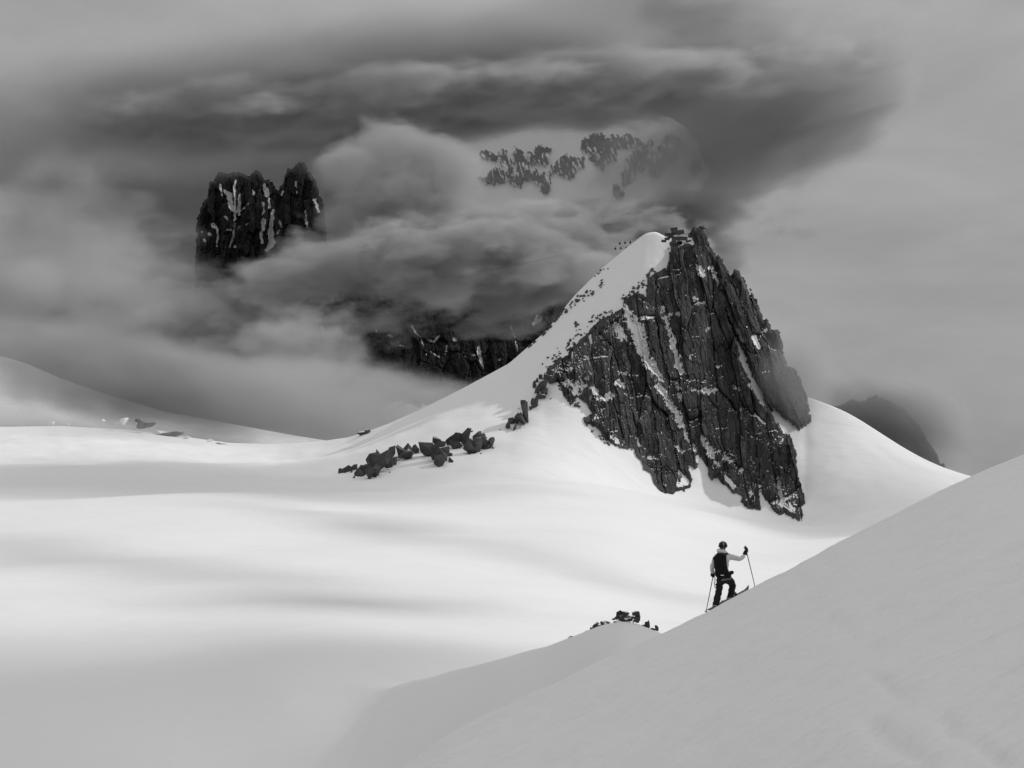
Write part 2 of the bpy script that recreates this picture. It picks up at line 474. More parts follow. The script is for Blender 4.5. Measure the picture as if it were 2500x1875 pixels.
def relief(name, poly, depth_fn, step, unit, mat, strokes=(), lean=0.15, jag=5.0, bulge=None, parent=None, seed=0, amp=1.0, edge=6.0, sink=6.0, snow_noise=0.0, cellw=(30, 170, 11, 55), ledge_nz=.81, wobs=1.0):
    poly = np.array(poly)
    x0, y0 = poly.min(0) - 8; x1, y1 = poly.max(0) + 8
    xs = np.arange(x0, x1, step); ys = np.arange(y0, y1, step)
    X, Yp = np.meshgrid(xs, ys, indexing='ij')
    s = X - lean * Yp
    a, b, c, d = cellw
    _, e1, e2, _, _ = cells(s / (a * .45), Yp / (b * .3), seed + 21)
    _, e3, e4, _, _ = cells(s / (c * .45), Yp / (d * .3), seed + 23)
    sd = poly_sd(X, Yp, poly) + jag * (fbm(X / 14, Yp / 14, 3, seed + 1) * 1.2 + 2.4 * (e1 - .5) + .9 * (e3 - .5)) + jag * .12 * perlin(X / 4, Yp / 6, seed + 2)
    sw = s + 6 * perlin(X / 40, Yp / 40, seed + 5); yw = Yp + 25 * perlin(X / 50, Yp / 90, seed + 6)
    g1, r1, r2, du, dv = cells(sw / a, yw / b, seed + 1)
    disp = (r1 - .5) * 7 + du * (r2 - .5) * 9 + dv * (r1 - .3) * 3 - 2.0 * (1 - smooth(0, .08, g1))
    g2, r3, r4, du2, dv2 = cells(sw / c, yw / d, seed + 4)
    disp += (r3 - .5) * 1.8 + du2 * (r4 - .5) * 2.4 - .6 * (1 - smooth(0, .12, g2))
    g3, r5, r6, _, dv3 = cells(sw / (a * 1.1) + 3, yw / (b * .22), seed + 8)      # blocks across the pillars
    disp += (r5 - .5) * 1.3 - dv3 * .5 * (r6 > .5)
    disp += .35 * fbm(s / 7, Yp / 30, 3, seed + 9)
    g4, r7, r8, du4, _ = cells(sw / (c * .42), yw / (d * .42), seed + 31)
    disp += (r7 - .5) * .8 - .45 * (1 - smooth(0, .14, g4))
    tone = .62 + .55 * r2 + .35 * (r4 - .5) + .25 * (r8 - .5) - .3 * (1 - smooth(0, .1, g2)) - .3 * (1 - smooth(0, .08, g1))
    disp *= unit * amp
    off = 1.5 * unit + np.clip(sd, 0, 60) * .10 * unit + disp * smooth(0, 14, sd)
    if bulge is not None:
        off = off + bulge(X, Yp)
    snow = np.zeros(X.shape)
    wob_ = 6.0 * fbm(X / 8, Yp / 12, 4, seed + 12, .65) + 2.0 * perlin(X / 3, Yp / 3, seed + 13) + 5 * (e2 - .55) + 5 * (e4 - .55)
    wob_ = wob_ * wobs
    for st in strokes:
        e = stroke_sd(X, Yp, st) + wob_
        k = smooth(-1.5, 1.5, e)
        snow = np.maximum(snow, k)
        off = off * (1 - .6 * smooth(-4, 12, e)) + smooth(-4, 12, e) * (.3 * unit)
    if snow_noise:
        e = fbm(sw / 16, yw / 30, 4, seed + 20) - (0.42 - snow_noise)
        snow = np.maximum(snow, smooth(0, .06, e))
    off = np.where(sd < 0, -sink * unit * smooth(0, -edge, sd), off)
    D = depth_fn(X.ravel(), Yp.ravel()).reshape(X.shape) - off
    W3 = np.stack([(X - 1250) / F * D, D, (HORIZON - Yp) / F * D], -1)
    nrm = np.cross(np.gradient(W3, axis=0), np.gradient(W3, axis=1))
    nrm *= np.sign(-nrm[..., 1:2] + 1e-9)
    nz = nrm[..., 2] / (np.linalg.norm(nrm, axis=-1) + 1e-9)
    grain = perlin(X / 2.6, Yp / 2.6, seed + 41) + .6 * fbm(X / 30, Yp / 24, 3, seed + 42)
    led = smooth(ledge_nz - .06, ledge_nz + .06, nz + .22 * grain) * smooth(5, 15, sd)
    snow = np.maximum(snow, led)
    V = W3.reshape(-1, 3)
    n = len(ys)
    ii, jj = np.meshgrid(np.arange(len(xs) - 1), np.arange(n - 1), indexing='ij')
    qd = (ii * n + jj).ravel()
    fc = np.stack([qd, qd + 1, qd + n + 1, qd + n], 1)
    keep = (sd.ravel() > -edge)[fc].any(1)
    fc = fc[keep]
    used = np.unique(fc)
    remap = np.full(len(V), -1); remap[used] = np.arange(len(used))
    return grid_mesh(name, V[used], remap[fc], mat, False, parent, {'snow': snow.ravel()[used], 'tone': tone.ravel()[used]})

C1 = (1200, 520, 2.1275)
face_poly = crop([(1055,90),(1085,85),(1105,130),(1125,185),(1150,215),(1185,260),(1212,320),(1205,430),(1215,540),(1260,640),(1290,760),(1330,850),(1345,900),(1390,980),(1420,1010),(1470,1070),(1530,1140),(1560,1190),(1590,1300),(1605,1420),(1620,1500),(1600,1530),(1612,1570),(1600,1612),(1560,1580),(1520,1545),(1500,1560),(1450,1530),(1420,1490),(1385,1430),(1390,1535),(1330,1530),(1290,1500),(1310,1470),(1250,1450),(1200,1410),(1170,1375),(1145,1400),(1125,1370),(1110,1310),(1085,1280),(1070,1330),(1020,1310),(1045,1380),(1035,1430),(975,1435),(950,1465),(900,1455),(865,1430),(835,1400),(830,1360),(795,1340),(780,1290),(750,1260),(745,1225),(690,1225),(640,1200),(600,1180),(560,1140),(530,1110),(480,1090),(480,1060),(515,1040),(490,990),(440,960),(400,980),(380,960),(375,920),(345,880),(300,880),(275,860),(290,815),(330,780),(400,720),(450,670),(520,600),(580,550),(640,520),(690,490),(690,450),(740,420),(800,430),(810,340),(850,320),(910,290),(920,230),(940,190),(960,180),(1010,165),(1050,160),(1035,120)], *C1)
face_snow = [crop(s, *C1) for s in (
 [(695,485,14),(720,560,34),(757,610,46),(780,690,34),(810,760,28),(845,820,28),(880,855,18)],
 [(868,900,16),(895,940,14),(925,980,9),(950,1010,20),(965,1060,26),(985,1105,22)],
 [(1000,1130,7),(1030,1190,9),(1060,1250,12),(1080,1290,18)],
 [(650,580,18),(680,640,26)], [(880,490,11),(900,520,11),(915,590,11),(922,615,8),(940,680,7),(960,740,14),(970,790,20),(985,825,10)],
 [(900,522,4),(980,526,4)], [(1090,1170,9),(1120,1220,13),(1150,1270,10),(1180,1310,7)],
 [(1050,910,11),(1080,928,7)], [(1100,925,7),(1170,920,8)], [(560,965,5),(600,960,6),(630,940,9)], [(650,880,15),(690,895,16)], [(668,830,5),(700,830,5)],
 [(525,1078,8),(560,1080,6)], [(390,880,18),(430,905,20),(445,935,14)], [(470,845,9),(490,860,9)], [(450,900,9),(500,900,8),(540,930,8)],
 [(1060,262,8),(1072,285,14),(1092,305,18)], [(1135,280,9),(1150,315,14),(1170,345,15),(1188,385,8)],
 [(1378,925,6),(1400,965,10),(1420,1005,6)], [(1500,1110,8),(1530,1140,13)], [(1380,1170,11)], [(1488,1370,5),(1497,1420,8),(1510,1480,11),(1515,1520,6)],
 [(1385,1380,6),(1395,1430,8),(1405,1470,7)], [(690,1210,3),(620,1165,4)], [(1055,445,7),(1070,450,6)], [(860,598,7)], [(1040,735,8),(1030,755,6)], [(1125,600,7),(1115,590,5)],
 [(965,885,9),(975,975,8)], [(800,1270,4),(830,1272,4)], [(960,1210,7),(990,1240,6)], [(1165,1225,6),(1240,1290,6)], [(1260,1340,6),(1300,1335,6)], [(1255,912,3),(1280,910,3)],
 [(1160,795,3),(1190,795,3)], [(1330,870,6),(1350,915,5)], [(1440,1190,4),(1450,1240,4)])]
face_snow = [[(a, b, w * .9) for a, b, w in s_] for s_ in face_snow]
def face_bulge(X, Yp):
    return 30 * smooth(1720, 1830, X - (Yp - 760) * .28) * smooth(1250, 1080, Yp) * smooth(660, 800, Yp)
peak_face = relief('rocky_mountain', face_poly, lambda x, y: depth_at(x, y), 1.4, 1.0, M_ROCK, face_snow, bulge=face_bulge, wobs=1.4, seed=2, jag=3.0, cellw=(40, 210, 14, 75))
tag(peak_face, 'steep dark granite face of the main peak, streaked with snow gullies', 'mountain', kind='structure')

back_poly = crop([(1180,255),(1215,320),(1245,330),(1270,312),(1300,365),(1335,425),(1365,480),(1390,540),(1400,575),(1430,570),(1440,610),(1475,625),(1495,690),(1500,740),(1520,800),(1560,810),(1600,880),(1630,960),(1645,1060),(1630,1095),(1615,1050),(1600,1120),(1560,1080),(1500,1020),(1470,1010),(1440,970),(1380,870),(1340,740),(1290,640),(1230,530),(1200,430)], *C1)
back_snow = [crop(s, *C1) for s in ([(1360,650,14),(1385,690,12)], [(1415,585,10),(1420,615,8)])]
back_ridge = relief('rocky_ridge', back_poly, lambda x, y: depth_at(x, y) - 7, 1.8, 1.0, M_ROCK, back_snow, seed=40, lean=.3, amp=1.0, jag=4.0)
tag(back_ridge, 'toothed granite ridge fading into mist behind the main peak', 'mountain', kind='structure')

# ------------------------------------------------------------------ near slope
near_c = np.array([(300,2300),(700,2060),(900,1930),(983,1875),(1085,1797),(1187,1746),(1356,1672),(1458,1622),(1582,1565),(1639,1537),(1718,1501),(1808,1452),(1899,1407),(2034,1333),(2147,1277),(2260,1220),(2373,1164),(2500,1113),(2700,1035),(3300,800)], float)
near_d = np.array([(300,15),(700,18),(983,23),(1356,30),(1582,34),(1760,37),(2034,43),(2260,52),(2500,64),(2800,80),(3300,100)], float)
nx = np.arange(300, 3301, 6.0)
ncy = np.interp(nx, near_c[:, 0], near_c[:, 1])
k9 = np.hanning(19); k9 /= k9.sum()
ncy = np.convolve(np.pad(ncy, 9, 'reflect', reflect_type='odd'), k9, 'valid')
ncd = np.interp(nx, near_d[:, 0], near_d[:, 1]); k40 = np.hanning(121); k40 /= k40.sum(); ncd = np.convolve(np.pad(ncd, 60, 'reflect', reflect_type='odd'), k40, 'valid')
# plane-like slope: height rises to the right, falls away ahead
def near_z(X, Y):
    return None
bot_d = np.interp(nx, [300, 1000, 1500, 2000, 2500, 3300], [9, 12, 8.5, 6.2, 5.0, 3.8])
bot_d = np.convolve(np.pad(bot_d, 60, 'reflect', reflect_type='odd'), k40, 'valid')
bot_y = np.full(nx.shape, 2250.0)
rows = np.linspace(0, 1, 150)
brow = np.linspace(0, 1, 20)[1:]
NX = np.repeat(nx[:, None], len(rows) + len(brow), 1)
ND = np.zeros(NX.shape); NZ = np.zeros(NX.shape)
zc_n = (HORIZON - ncy) / F * ncd
zb_n = (HORIZON - np.maximum(bot_y, ncy + 60)) / F * bot_d
for j, r in enumerate(rows):
    # hermite from the near foot to the crest, flattening into the line of sight at the crest
    d = bot_d * (ncd / bot_d) ** r
    tt = (d - bot_d) / (ncd - bot_d)
    sl_c = zc_n / ncd                         # slope of the sight line at the crest
    m1 = (sl_c - .02) * (ncd - bot_d); m0 = (zc_n - zb_n) * 1.0 + .3 * (ncd - bot_d) * .0
    h = (2 * tt**3 - 3 * tt**2 + 1) * zb_n + (tt**3 - 2 * tt**2 + tt) * m0 + (-2 * tt**3 + 3 * tt**2) * zc_n + (tt**3 - tt**2) * m1
    ND[:, j] = d; NZ[:, j] = h
for j, r in enumerate(brow):
    d = ncd + 40 * r
    ND[:, len(rows) + j] = d
    NZ[:, len(rows) + j] = zc_n + (zc_n / ncd - .02) * (40 * r) - (40 * r) ** 2 * .02
nwx = (NX - 1250) / F * ND
bump_n = (.10 * fbm(nwx / 4, ND / 6, 3, 31) + .03 * fbm(nwx / .9, ND / 1.3, 3, 33)) * smooth(0, .08, 1 - np.concatenate([rows, np.ones(len(brow))]))[None] \
       + .022 * fbm(nwx / .7, ND / 1.1, 3, 37)
# wind scoured hollows and old slide marks low on the right
for (hx, hy, hr, dep) in ((2150,1800,90,.10),(2330,1790,70,.08),(2240,1850,60,.08),(2180,1700,55,.05),(2420,1830,60,.09),(2140,1660,40,.05),(2050,1530,70,.04),(2000,1360,60,.05),(1960,1420,60,.03)):
    q_ = HORIZON - F * NZ / ND
    rr = ((NX - hx) * .85 + (q_ - hy) * .5) ** 2 / hr ** 2 + (-(NX - hx) * .5 + (q_ - hy) * .85) ** 2 / (hr * .35) ** 2
    bump_n -= .55 * dep * np.exp(-rr * 1.5) * (1 + .8 * perlin(nwx * 3, ND * 2, 39))
NZ2 = NZ + bump_n
V = np.stack([nwx, ND, NZ2], -1).reshape(-1, 3)
nr = NX.shape[1]
ii, jj = np.meshgrid(np.arange(len(nx) - 1), np.arange(nr - 1), indexing='ij')
q = (ii * nr + jj).ravel()
near_slope = grid_mesh('snow_slope', V, np.stack([q, q + nr, q + nr + 1, q + 1], 1), M_SNOW_NEAR)
tag(near_slope, 'smooth shaded snow slope the skier climbs', 'snow slope', kind='structure')
def near_depth(x):
    return float(np.interp(x, nx, ncd))


# ------------------------------------------------------------------ far mountains
def plane_depth(d0, ybase, lean_m):
    return lambda x, y: d0 + (ybase - np.asarray(y, float)) * lean_m
CL = (440, 360, 4.1475)
left_poly = crop([(210,640),(250,590),(300,500),(330,380),(390,310),(430,270),(480,290),(540,270),(600,290),(650,310),(690,325),(735,310),(775,265),(800,300),(840,350),(880,350),(920,400),(960,440),(1000,475),(1040,420),(1070,400),(1080,330),(1095,260),(1110,245),(1125,280),(1150,230),(1185,190),(1215,195),(1240,165),(1270,230),(1320,290),(1350,370),(1380,480),(1420,580),(1440,660),(1450,800),(1470,1000),(1500,1300),(1520,1800),(1550,2600),(150,2600),(170,1900),(180,1400),(185,1150),(190,950),(200,780)], *CL)
left_snow = [crop(s_, *CL) for s_ in (
 [(405,370,10),(415,450,16),(420,490,10)], [(440,430,10),(500,480,40),(510,560,35),(530,640,20)], [(560,340,12),(548,480,14),(552,640,16),(560,720,18),(545,840,18),(530,920,14),(500,1000,10)],
 [(600,480,10),(595,600,16),(600,680,22)], [(620,640,12),(690,560,6)], [(330,790,36),(370,820,12),(380,900,10),(370,1000,8)], [(215,855,14),(250,855,10)], [(295,880,20)], [(240,940,18)],
 [(460,830,10),(520,840,14),(540,780,14)], [(480,720,12),(450,700,8)], [(600,800,16),(580,830,10)], [(850,380,20),(870,440,35),(880,480,30)], [(900,520,14),(905,600,14)], [(840,560,10),(845,640,14),(830,690,14)],
 [(845,740,36),(840,800,20),(815,900,22),(830,960,16)], [(940,640,18),(930,740,28),(910,860,36),(930,960,40),(870,1040,20)], [(1010,740,12),(1020,800,14),(990,860,14)], [(1040,450,8),(1020,480,10)],
 [(560,1000,18)], [(1360,530,14),(1385,600,18),(1405,650,12)], [(1265,640,6),(1275,720,14),(1285,800,12)], [(690,770,6),(660,780,4)], [(1170,350,5),(1185,460,6)], [(740,440,8),(745,480,5)], [(770,500,8)], [(1000,1330,20),(960,1360,14)])]
left_snow = [[(a, b, w * .8) for a, b, w in s_] for s_ in left_snow]
far_towers = relief('far_mountain', left_poly, plane_depth(4300, 740, .9), 2.0, 4.2, M_ROCK_FAR, left_snow, seed=60, lean=-.05, jag=2.2, amp=.9, edge=5, sink=14, cellw=(18, 70, 7, 24), ledge_nz=1.2, wobs=.45)
tag(far_towers, 'black twin-towered rock mountain with white snow streaks seen through a cloud gap', 'mountain', kind='structure')

CU = (1100, 300, 3.16)
# the high ridge: a snow slope with rock bands
ridge_poly = [(1060,330),(1110,270),(1200,255),(1400,240),(1560,270),(1640,300),(1690,345),(1720,430),(1660,540),(1600,900),(1130,900),(1090,560)]
rock_bits = [crop(s_, *CU) for s_ in (
 [(250,440,14),(300,450,20),(360,400,35),(390,420,25)], [(410,240,12),(430,320,20),(440,400,22)], [(520,230,25),(550,320,30),(570,400,30)], [(460,410,15),(520,460,18),(545,450,14)],
 [(590,400,30),(650,410,30),(710,440,35),(735,500,22),(730,525,14)], [(690,220,30),(720,270,40)], [(740,220,15)], [(800,360,25),(850,350,45),(920,350,40),(930,400,18)], [(880,290,20),(990,310,28)],
 [(1070,180,45),(1130,150,60),(1200,180,60),(1220,250,45),(1160,320,22)], [(1260,140,40),(1330,140,40),(1430,160,20)], [(1110,280,20)], [(1690,130,25),(1660,200,35),(1690,270,35),(1620,290,45),(1590,370,30)], [(1740,160,25),(1800,175,12)],
 [(1570,280,35),(1440,260,38),(1480,280,30)], [(1440,340,28),(1370,330,25),(1380,400,35),(1345,455,14)], [(1290,510,18),(1300,545,22)], [(1900,330,30),(1880,360,12)], [(250,240,15),(340,280,8)], [(2080,200,50),(2150,220,20)], [(650,290,12),(610,260,14)], [(1500,190,10),(1540,150,6)])]
def high_ridge():
    poly = np.array(ridge_poly); st = 2.2
    xs = np.arange(780, 2120, st); ys = np.arange(170, 910, st)
    X, Y_ = np.meshgrid(xs, ys, indexing='ij')
    sd = poly_sd(X, Y_, poly) + 8 * fbm(X / 30, Y_ / 30, 3, 71)
    e = np.full(X.shape, -50.)
    wob_ = 4.0 * fbm(X / 9, Y_ / 12, 3, 72) + 2.5 * perlin(X / 3, Y_ / 4, 73)
    sl = X - .2 * Y_
    _, q1, q2, _, _ = cells(sl / 9, Y_ / 16, 77); _, q3, _, _, _ = cells(sl / 4, Y_ / 8, 78)
    wob_ = wob_ * .6 + 9 * (q1 - .45) + 5 * (q3 - .5)
    for b_ in rock_bits:
        e = np.maximum(e, stroke_sd(X, Y_, b_) + wob_ + 5.0)
    gully = fbm((X - .25 * Y_) / 6, Y_ / 26, 3, 74)
    rock = smooth(-1, 1.5, e) * (1 - smooth(.16, .26, gully) * smooth(22, 6, e))
    off = smooth(-2, 5, e) * 25 + rock * 14 * fbm(X / 9, Y_ / 20, 3, 75) + 70 * perlin(X / 170, Y_ / 200, 76)
    off = np.where(sd < 0, off - 60 * smooth(0, -10, sd), off)
    D = 5400 + (900 - Y_) * 1.6 - off
    V = np.stack([(X - 1250) / F * D, D, (HORIZON - Y_) / F * D], -1).reshape(-1, 3)
    n = len(ys)
    ii, jj = np.meshgrid(np.arange(len(xs) - 1), np.arange(n - 1), indexing='ij')
    qd = (ii * n + jj).ravel(); fc = np.stack([qd, qd + 1, qd + n + 1, qd + n], 1)
    fc = fc[(sd.ravel() > -10)[fc].any(1)]
    used = np.unique(fc); remap = np.full(len(V), -1); remap[used] = np.arange(len(used))
    return grid_mesh('far_ridge', V[used], remap[fc], M_ROCK_FAR, True, None, {'snow': (1 - rock).ravel()[used], 'tone': np.full(len(used), .9)})
tag(high_ridge(), 'high snowy ridge with broken black rock bands below the cloud', 'mountain', kind='structure')

CC = (780, 700, 3.319)
low_poly = [(790,770),(830,720),(900,690),(1000,690),(1150,690),(1250,690),(1290,680),(1330,680),(1400,660),(1480,660),(1560,640),(1560,900),(1400,1000),(1200,1020),(1000,980),(820,980),(785,880)]
low_snow = [crop(s_, *CC) for s_ in ([(745,310,5),(780,370,8),(815,400,10),(840,470,7),(870,560,4)], [(890,515,5),(930,545,12),(970,570,8)], [(1040,450,6),(1030,490,12),(1018,570,9)], [(690,480,14),(650,480,6)], [(870,430,16),(930,440,16),(970,400,8)], [(1100,430,24),(1090,400,8)], [(740,550,10)], [(1180,570,10)], [(1210,540,6),(1260,555,6)], [(440,320,5),(465,370,5)], [(560,390,12),(590,400,8)],
 [(1290,500,25),(1310,600,20),(1330,660,10)], [(1460,590,8),(1420,600,6)], [(1540,300,10),(1580,400,14),(1605,520,8)], [(1780,250,60),(1740,300,30)])]
low_snow = [[(a, b, w * .5) for a, b, w in s_] for s_ in low_snow]
low_cliff = relief('far_cliff', low_poly, plane_depth(3100, 900, 1.0), 2.2, 3.0, M_ROCK_FAR, low_snow, seed=80, lean=.1, jag=6, edge=5, sink=14, cellw=(34, 70, 12, 28), ledge_nz=1.2, wobs=.45)
tag(low_cliff, 'black far cliff with thin snow lines in the gap below the clouds', 'cliff', kind='structure')

def far_rock(name, label, poly, d, seed, unit=1.5):
    o = relief(name, poly, plane_depth(d, max(p[1] for p in poly), .5), 2.2, unit, M_ROCK_FAR, (), seed=seed, lean=.25, jag=2.5, edge=5, sink=10, cellw=(24, 90, 9, 34), ledge_nz=1.2, wobs=.45)
    return tag(o, label, 'rock face', kind='structure')
far_rock('rock_spur', 'dark rock spur in mist above the right-hand snow saddle', [(2035,1002),(2075,985),(2105,985),(2140,972),(2170,985),(2205,1008),(2240,1048),(2268,1092),(2310,1160),(2250,1190),(2160,1130),(2080,1040)], 1130, 90, 1.2)

# the misty snow hill on the left
hc = np.array([(-700,800),(-300,840),(0,868),(60,885),(150,925),(250,960),(400,1005),(550,1032),(700,1060),(800,1076),(900,1090),(1100,1100)], float)
hx_ = np.arange(-700, 1101, 8.0)
hy_ = soften(np.interp(hx_, hc[:, 0], hc[:, 1]), 6)
tr = np.linspace(0, 1, 60)
HD = 1700 - 450 * tr[None] + 0 * hx_[:, None]
zc_h = (HORIZON - hy_) / F * 1700
HZ = zc_h[:, None] + (-42 - zc_h[:, None]) * (1 - (1 - tr[None]) ** 1.6)
HXw = (hx_[:, None] - 1250) / F * HD
HZ = HZ + 4 * fbm(HXw / 60, HD / 60, 3, 51) * smooth(0, .2, tr)[None]
bk = np.linspace(0, 1, 12)[1:]
HD = np.concatenate([(1700 + 500 * bk)[None, ::-1] + 0 * hx_[:, None], HD], 1)
HZ = np.concatenate([(zc_h[:, None] - 300 * bk[None])[:, ::-1], HZ], 1)
V = np.stack([(hx_[:, None] - 1250) / F * HD, HD, HZ], -1).reshape(-1, 3)
nr = HD.shape[1]
ii, jj = np.meshgrid(np.arange(len(hx_) - 1), np.arange(nr - 1), indexing='ij')
q = (ii * nr + jj).ravel()
tag(grid_mesh('snow_hill', V, np.stack([q, q + 1, q + nr + 1, q + nr], 1), M_SNOW_FAR), 'pale snow hill fading into mist at the left edge', 'hill', kind='structure')

# ------------------------------------------------------------------ stones, boulders and scattered rock
def hull_rock(bm_pts, name, mat, parent, loc):
    bm = bmesh.new()
    for p in bm_pts: bm.verts.new(p)
    res = bmesh.ops.convex_hull(bm, input=bm.verts[:])
    loose = [v for v in bm.verts if not v.link_faces]
    bmesh.ops.delete(bm, geom=loose, context='VERTS')
    bmesh.ops.recalc_face_normals(bm, faces=bm.faces[:])
    o = bm_obj(name, bm, mat, parent)
    o.location = loc
    return o
def rock_points(a, b, c, n=16, lean=0.0, rnd=random):
    pts = []
    for _ in range(n):
        u = rnd.uniform(-1, 1); th = rnd.uniform(0, 2 * math.pi); r = math.sqrt(1 - u * u)
        k = rnd.uniform(.7, 1.2)
        # squarish blocks: push the sphere towards a box
        v = Vector((r * math.cos(th), r * math.sin(th), u))
        m_ = max(abs(v.x), abs(v.y), abs(v.z)); v = v.lerp(v / m_, .3) * k
        pts.append((v.x * a + v.z * b * lean, v.y * c, v.z * b))
    return pts
def outcrop(label, rocks, cfg, depth_fn, mat, cat='rocks', lean=.1, squash=1.0, sunk=.0, name='rock_outcrop', fat=1.4):
    ox, oy, sc = cfg
    cx0 = ox + sum(r[0] for r in rocks) / len(rocks) / sc; by = oy + max(r[1] + r[3] / 2 for r in rocks) / sc
    d0 = depth_fn(cx0, by)
    root = empty(name, P(cx0, by, d0))
    rl = Vector(root.location)
    for (u, v, w, h) in rocks:
        x = ox + u / sc; y = oy + v / sc; w /= sc; h /= sc
        d = depth_fn(x, y + h * .35)
        small = 1.35 if w < 9 else 1.0
        a = w / 2 / F * d * 1.12 * fat * small; b = h / 2 / F * d * 1.12 * fat * small
        c = (a + b) * .5 * squash
        hull_rock(rock_points(a, b, c, random.choice((9, 11, 13, 16)), random.uniform(-.25, .35) + lean), 'rock', mat, root, P(x, y, d - c * .45) + Vector((0, 0, -b * sunk)) - rl)
        for _ in range(2 if w > 10 else 0):          # rubble around the bigger rocks
            xr = x + random.gauss(0, w * .6); yr = y + h * random.uniform(.15, .6); dr = depth_fn(xr, yr); ar = random.uniform(.10, .24) * w / F * dr
            hull_rock(rock_points(ar, ar * random.uniform(.6, 1.6), ar, 9, random.uniform(-.4, .5)), 'rock', mat, root, P(xr, yr, dr - ar * .3) - rl)
    return tag(root, label, cat, 'rock outcrops on the snow')
g_depth = lambda x, y: float(depth_at([x], [y])[0])
outcrop('long low row of dark rocks, lowest on the sunlit ridge', [(190,1490,50,40),(230,1475,60,55),(270,1465,50,50),(280,1545,12,12),(325,1510,60,60),(355,1490,60,70),(400,1520,60,90),(430,1420,80,110),(470,1390,80,100),(440,1490,90,110),(510,1360,60,60),(500,1450,90,110),(550,1420,70,110),(580,1350,80,90),(640,1350,90,90),(690,1360,80,90),(720,1310,60,60),(770,1325,45,60),(600,1420,40,60),(380,1470,60,60)], CC, g_depth, M_STONE)
outcrop('heart-shaped dark boulder with a block on top', [(905,1330,120,100),(960,1350,120,130),(960,1410,80,90),(1005,1330,60,120),(950,1262,70,75),(880,1310,70,50),(985,1290,60,60)], CC, g_depth, M_STONE, lean=-.05)
outcrop('cluster of dark rocks right of the heart-shaped boulder', [(1080,1240,90,80),(1100,1285,70,60),(1120,1220,60,70),(1180,1200,60,90),(1200,1250,70,80),(1220,1305,90,100),(1270,1290,70,110),(1270,1205,60,70),(1300,1240,70,60),(1325,1270,70,80),(1385,1265,48,80),(1360,1290,50,40),(1215,1170,36,14),(1330,1200,18,16)], CC, g_depth, M_STONE)
_o = outcrop('tall leaning rock spire with smaller rocks at its foot', [(1668,1025,66,190),(1650,960,45,70),(1630,1080,60,110),(1600,1070,50,80),(1560,1085,60,50),(1520,1120,40,60),(1580,1140,36,50)], CC, g_depth, M_STONE, lean=-.15, fat=1.15)
outcrop('two small dark blocks between the spire and the cliff', [(1728,940,36,100),(1755,930,36,90),(1705,985,26,24)], CC, g_depth, M_STONE, fat=1.1)
outcrop('upright rock slabs at the left foot of the cliff', [(1795,810,70,110),(1820,850,60,80),(1800,885,70,40),(1742,790,24,46),(1760,760,20,40),(1790,730,24,30),(1850,730,70,80),(1880,750,70,70),(1770,860,30,30)], CC, g_depth, M_STONE, fat=1.0)
outcrop('low grey rock on the saddle left of the ridge', [(345,1188,50,26),(385,1178,40,26)], CC, g_depth, M_STONE, name='lone_rock', cat='rock')

# stones on the low spur
def spur_depth(x, y=0):
    c = int(round((x - gx[0]) / 5.0)); sel = (GY[c] < 170) & (GY[c] > 65)
    k = np.argmin(np.where(sel, GV[c], 1e9)); return float(GY[c][k])
def spur_crest_y(x):
    c = int(round((x - gx[0]) / 5.0)); sel = (GY[c] < 170) & (GY[c] > 65)
    return float(np.where(sel, GV[c], 1e9).min())
spur_rocks = [(310,655,90,80),(360,640,60,40),(440,612,60,25),(590,530,60,70),(570,550,50,30),(650,505,30,30),(720,460,60,60),(780,390,60,80),(770,420,60,50),(905,345,100,90),(960,340,60,40),(840,380,40,30),(1010,310,80,30),(1100,270,40,30),(1150,245,50,50),(1200,200,60,60),(1255,200,70,60),(1320,205,80,70),(1210,270,90,90),(1290,280,110,100),(1340,320,100,60),(1390,320,70,60),(1140,335,90,36),(1480,195,60,50),(1535,215,40,60),(1480,310,100,100),(1545,290,70,110),(1400,250,60,26),(1440,270,40,30),(1365,375,44,44),(1630,390,90,90),(1690,380,70,110),(1730,350,70,100),(1790,440,90,45),(1868,430,36,70),(1545,410,20,20),(1910,545,60,30)]
CE = (1350, 1480, 7.373)
def shift_rocks():
    photo = [(1385,1568),(1430,1545),(1470,1527),(1510,1524),(1560,1531),(1605,1545)]
    out = []
    for (u, v, w, h) in spur_rocks:
        x = CE[0] + u / CE[2]
        dy = spur_crest_y(x) - np.interp(x, [p[0] for p in photo], [p[1] for p in photo])
        out.append((u, v + dy * CE[2] * .9, w, h))
    return out
outcrop('row of black stones along the crest of the shaded spur below the skier', shift_rocks(), CE, lambda x, y: spur_depth(x) - .6, M_STONE_NEAR, fat=1.35, sunk=-.25)

# rocks that break through the snow along the edges of the peak, part of the mountain
def scatter(pts, n, jitter, size, seed):
    rnd = random.Random(seed)
    xs, ys, ws = [], [], []
    for _ in range(n):
        k = rnd.random() * (len(pts) - 1); i = int(k); f_ = k - i
        x = pts[i][0] * (1 - f_) + pts[i + 1][0] * f_ + rnd.gauss(0, jitter); y = pts[i][1] * (1 - f_) + pts[i + 1][1] * f_ + rnd.gauss(0, jitter * .8)
        if y < crest_y(x) + 3: y = crest_y(x) + 3
        xs.append(x); ys.append(y); ws.append(rnd.uniform(*size))
    ds = depth_at(xs, ys)
    for x, y, w, d in zip(xs, ys, ws, ds):
        a = w / F * d * .5
        hull_rock(rock_points(a, a * rnd.uniform(.6, 1.3), a, 12, rnd.uniform(-.3, .4), rnd), 'rock', M_STONE, peak_face, P(x, y, d - a * .1))
scatter(crop([(290,800),(400,690),(520,570),(620,510)], *C1), 60, 7, (4, 10), 1)
scatter(crop([(700,440),(760,390),(850,300)], *C1), 34, 7, (4, 11), 2)
scatter(crop([(930,170),(940,240)], *C1), 22, 4, (4, 10), 3)
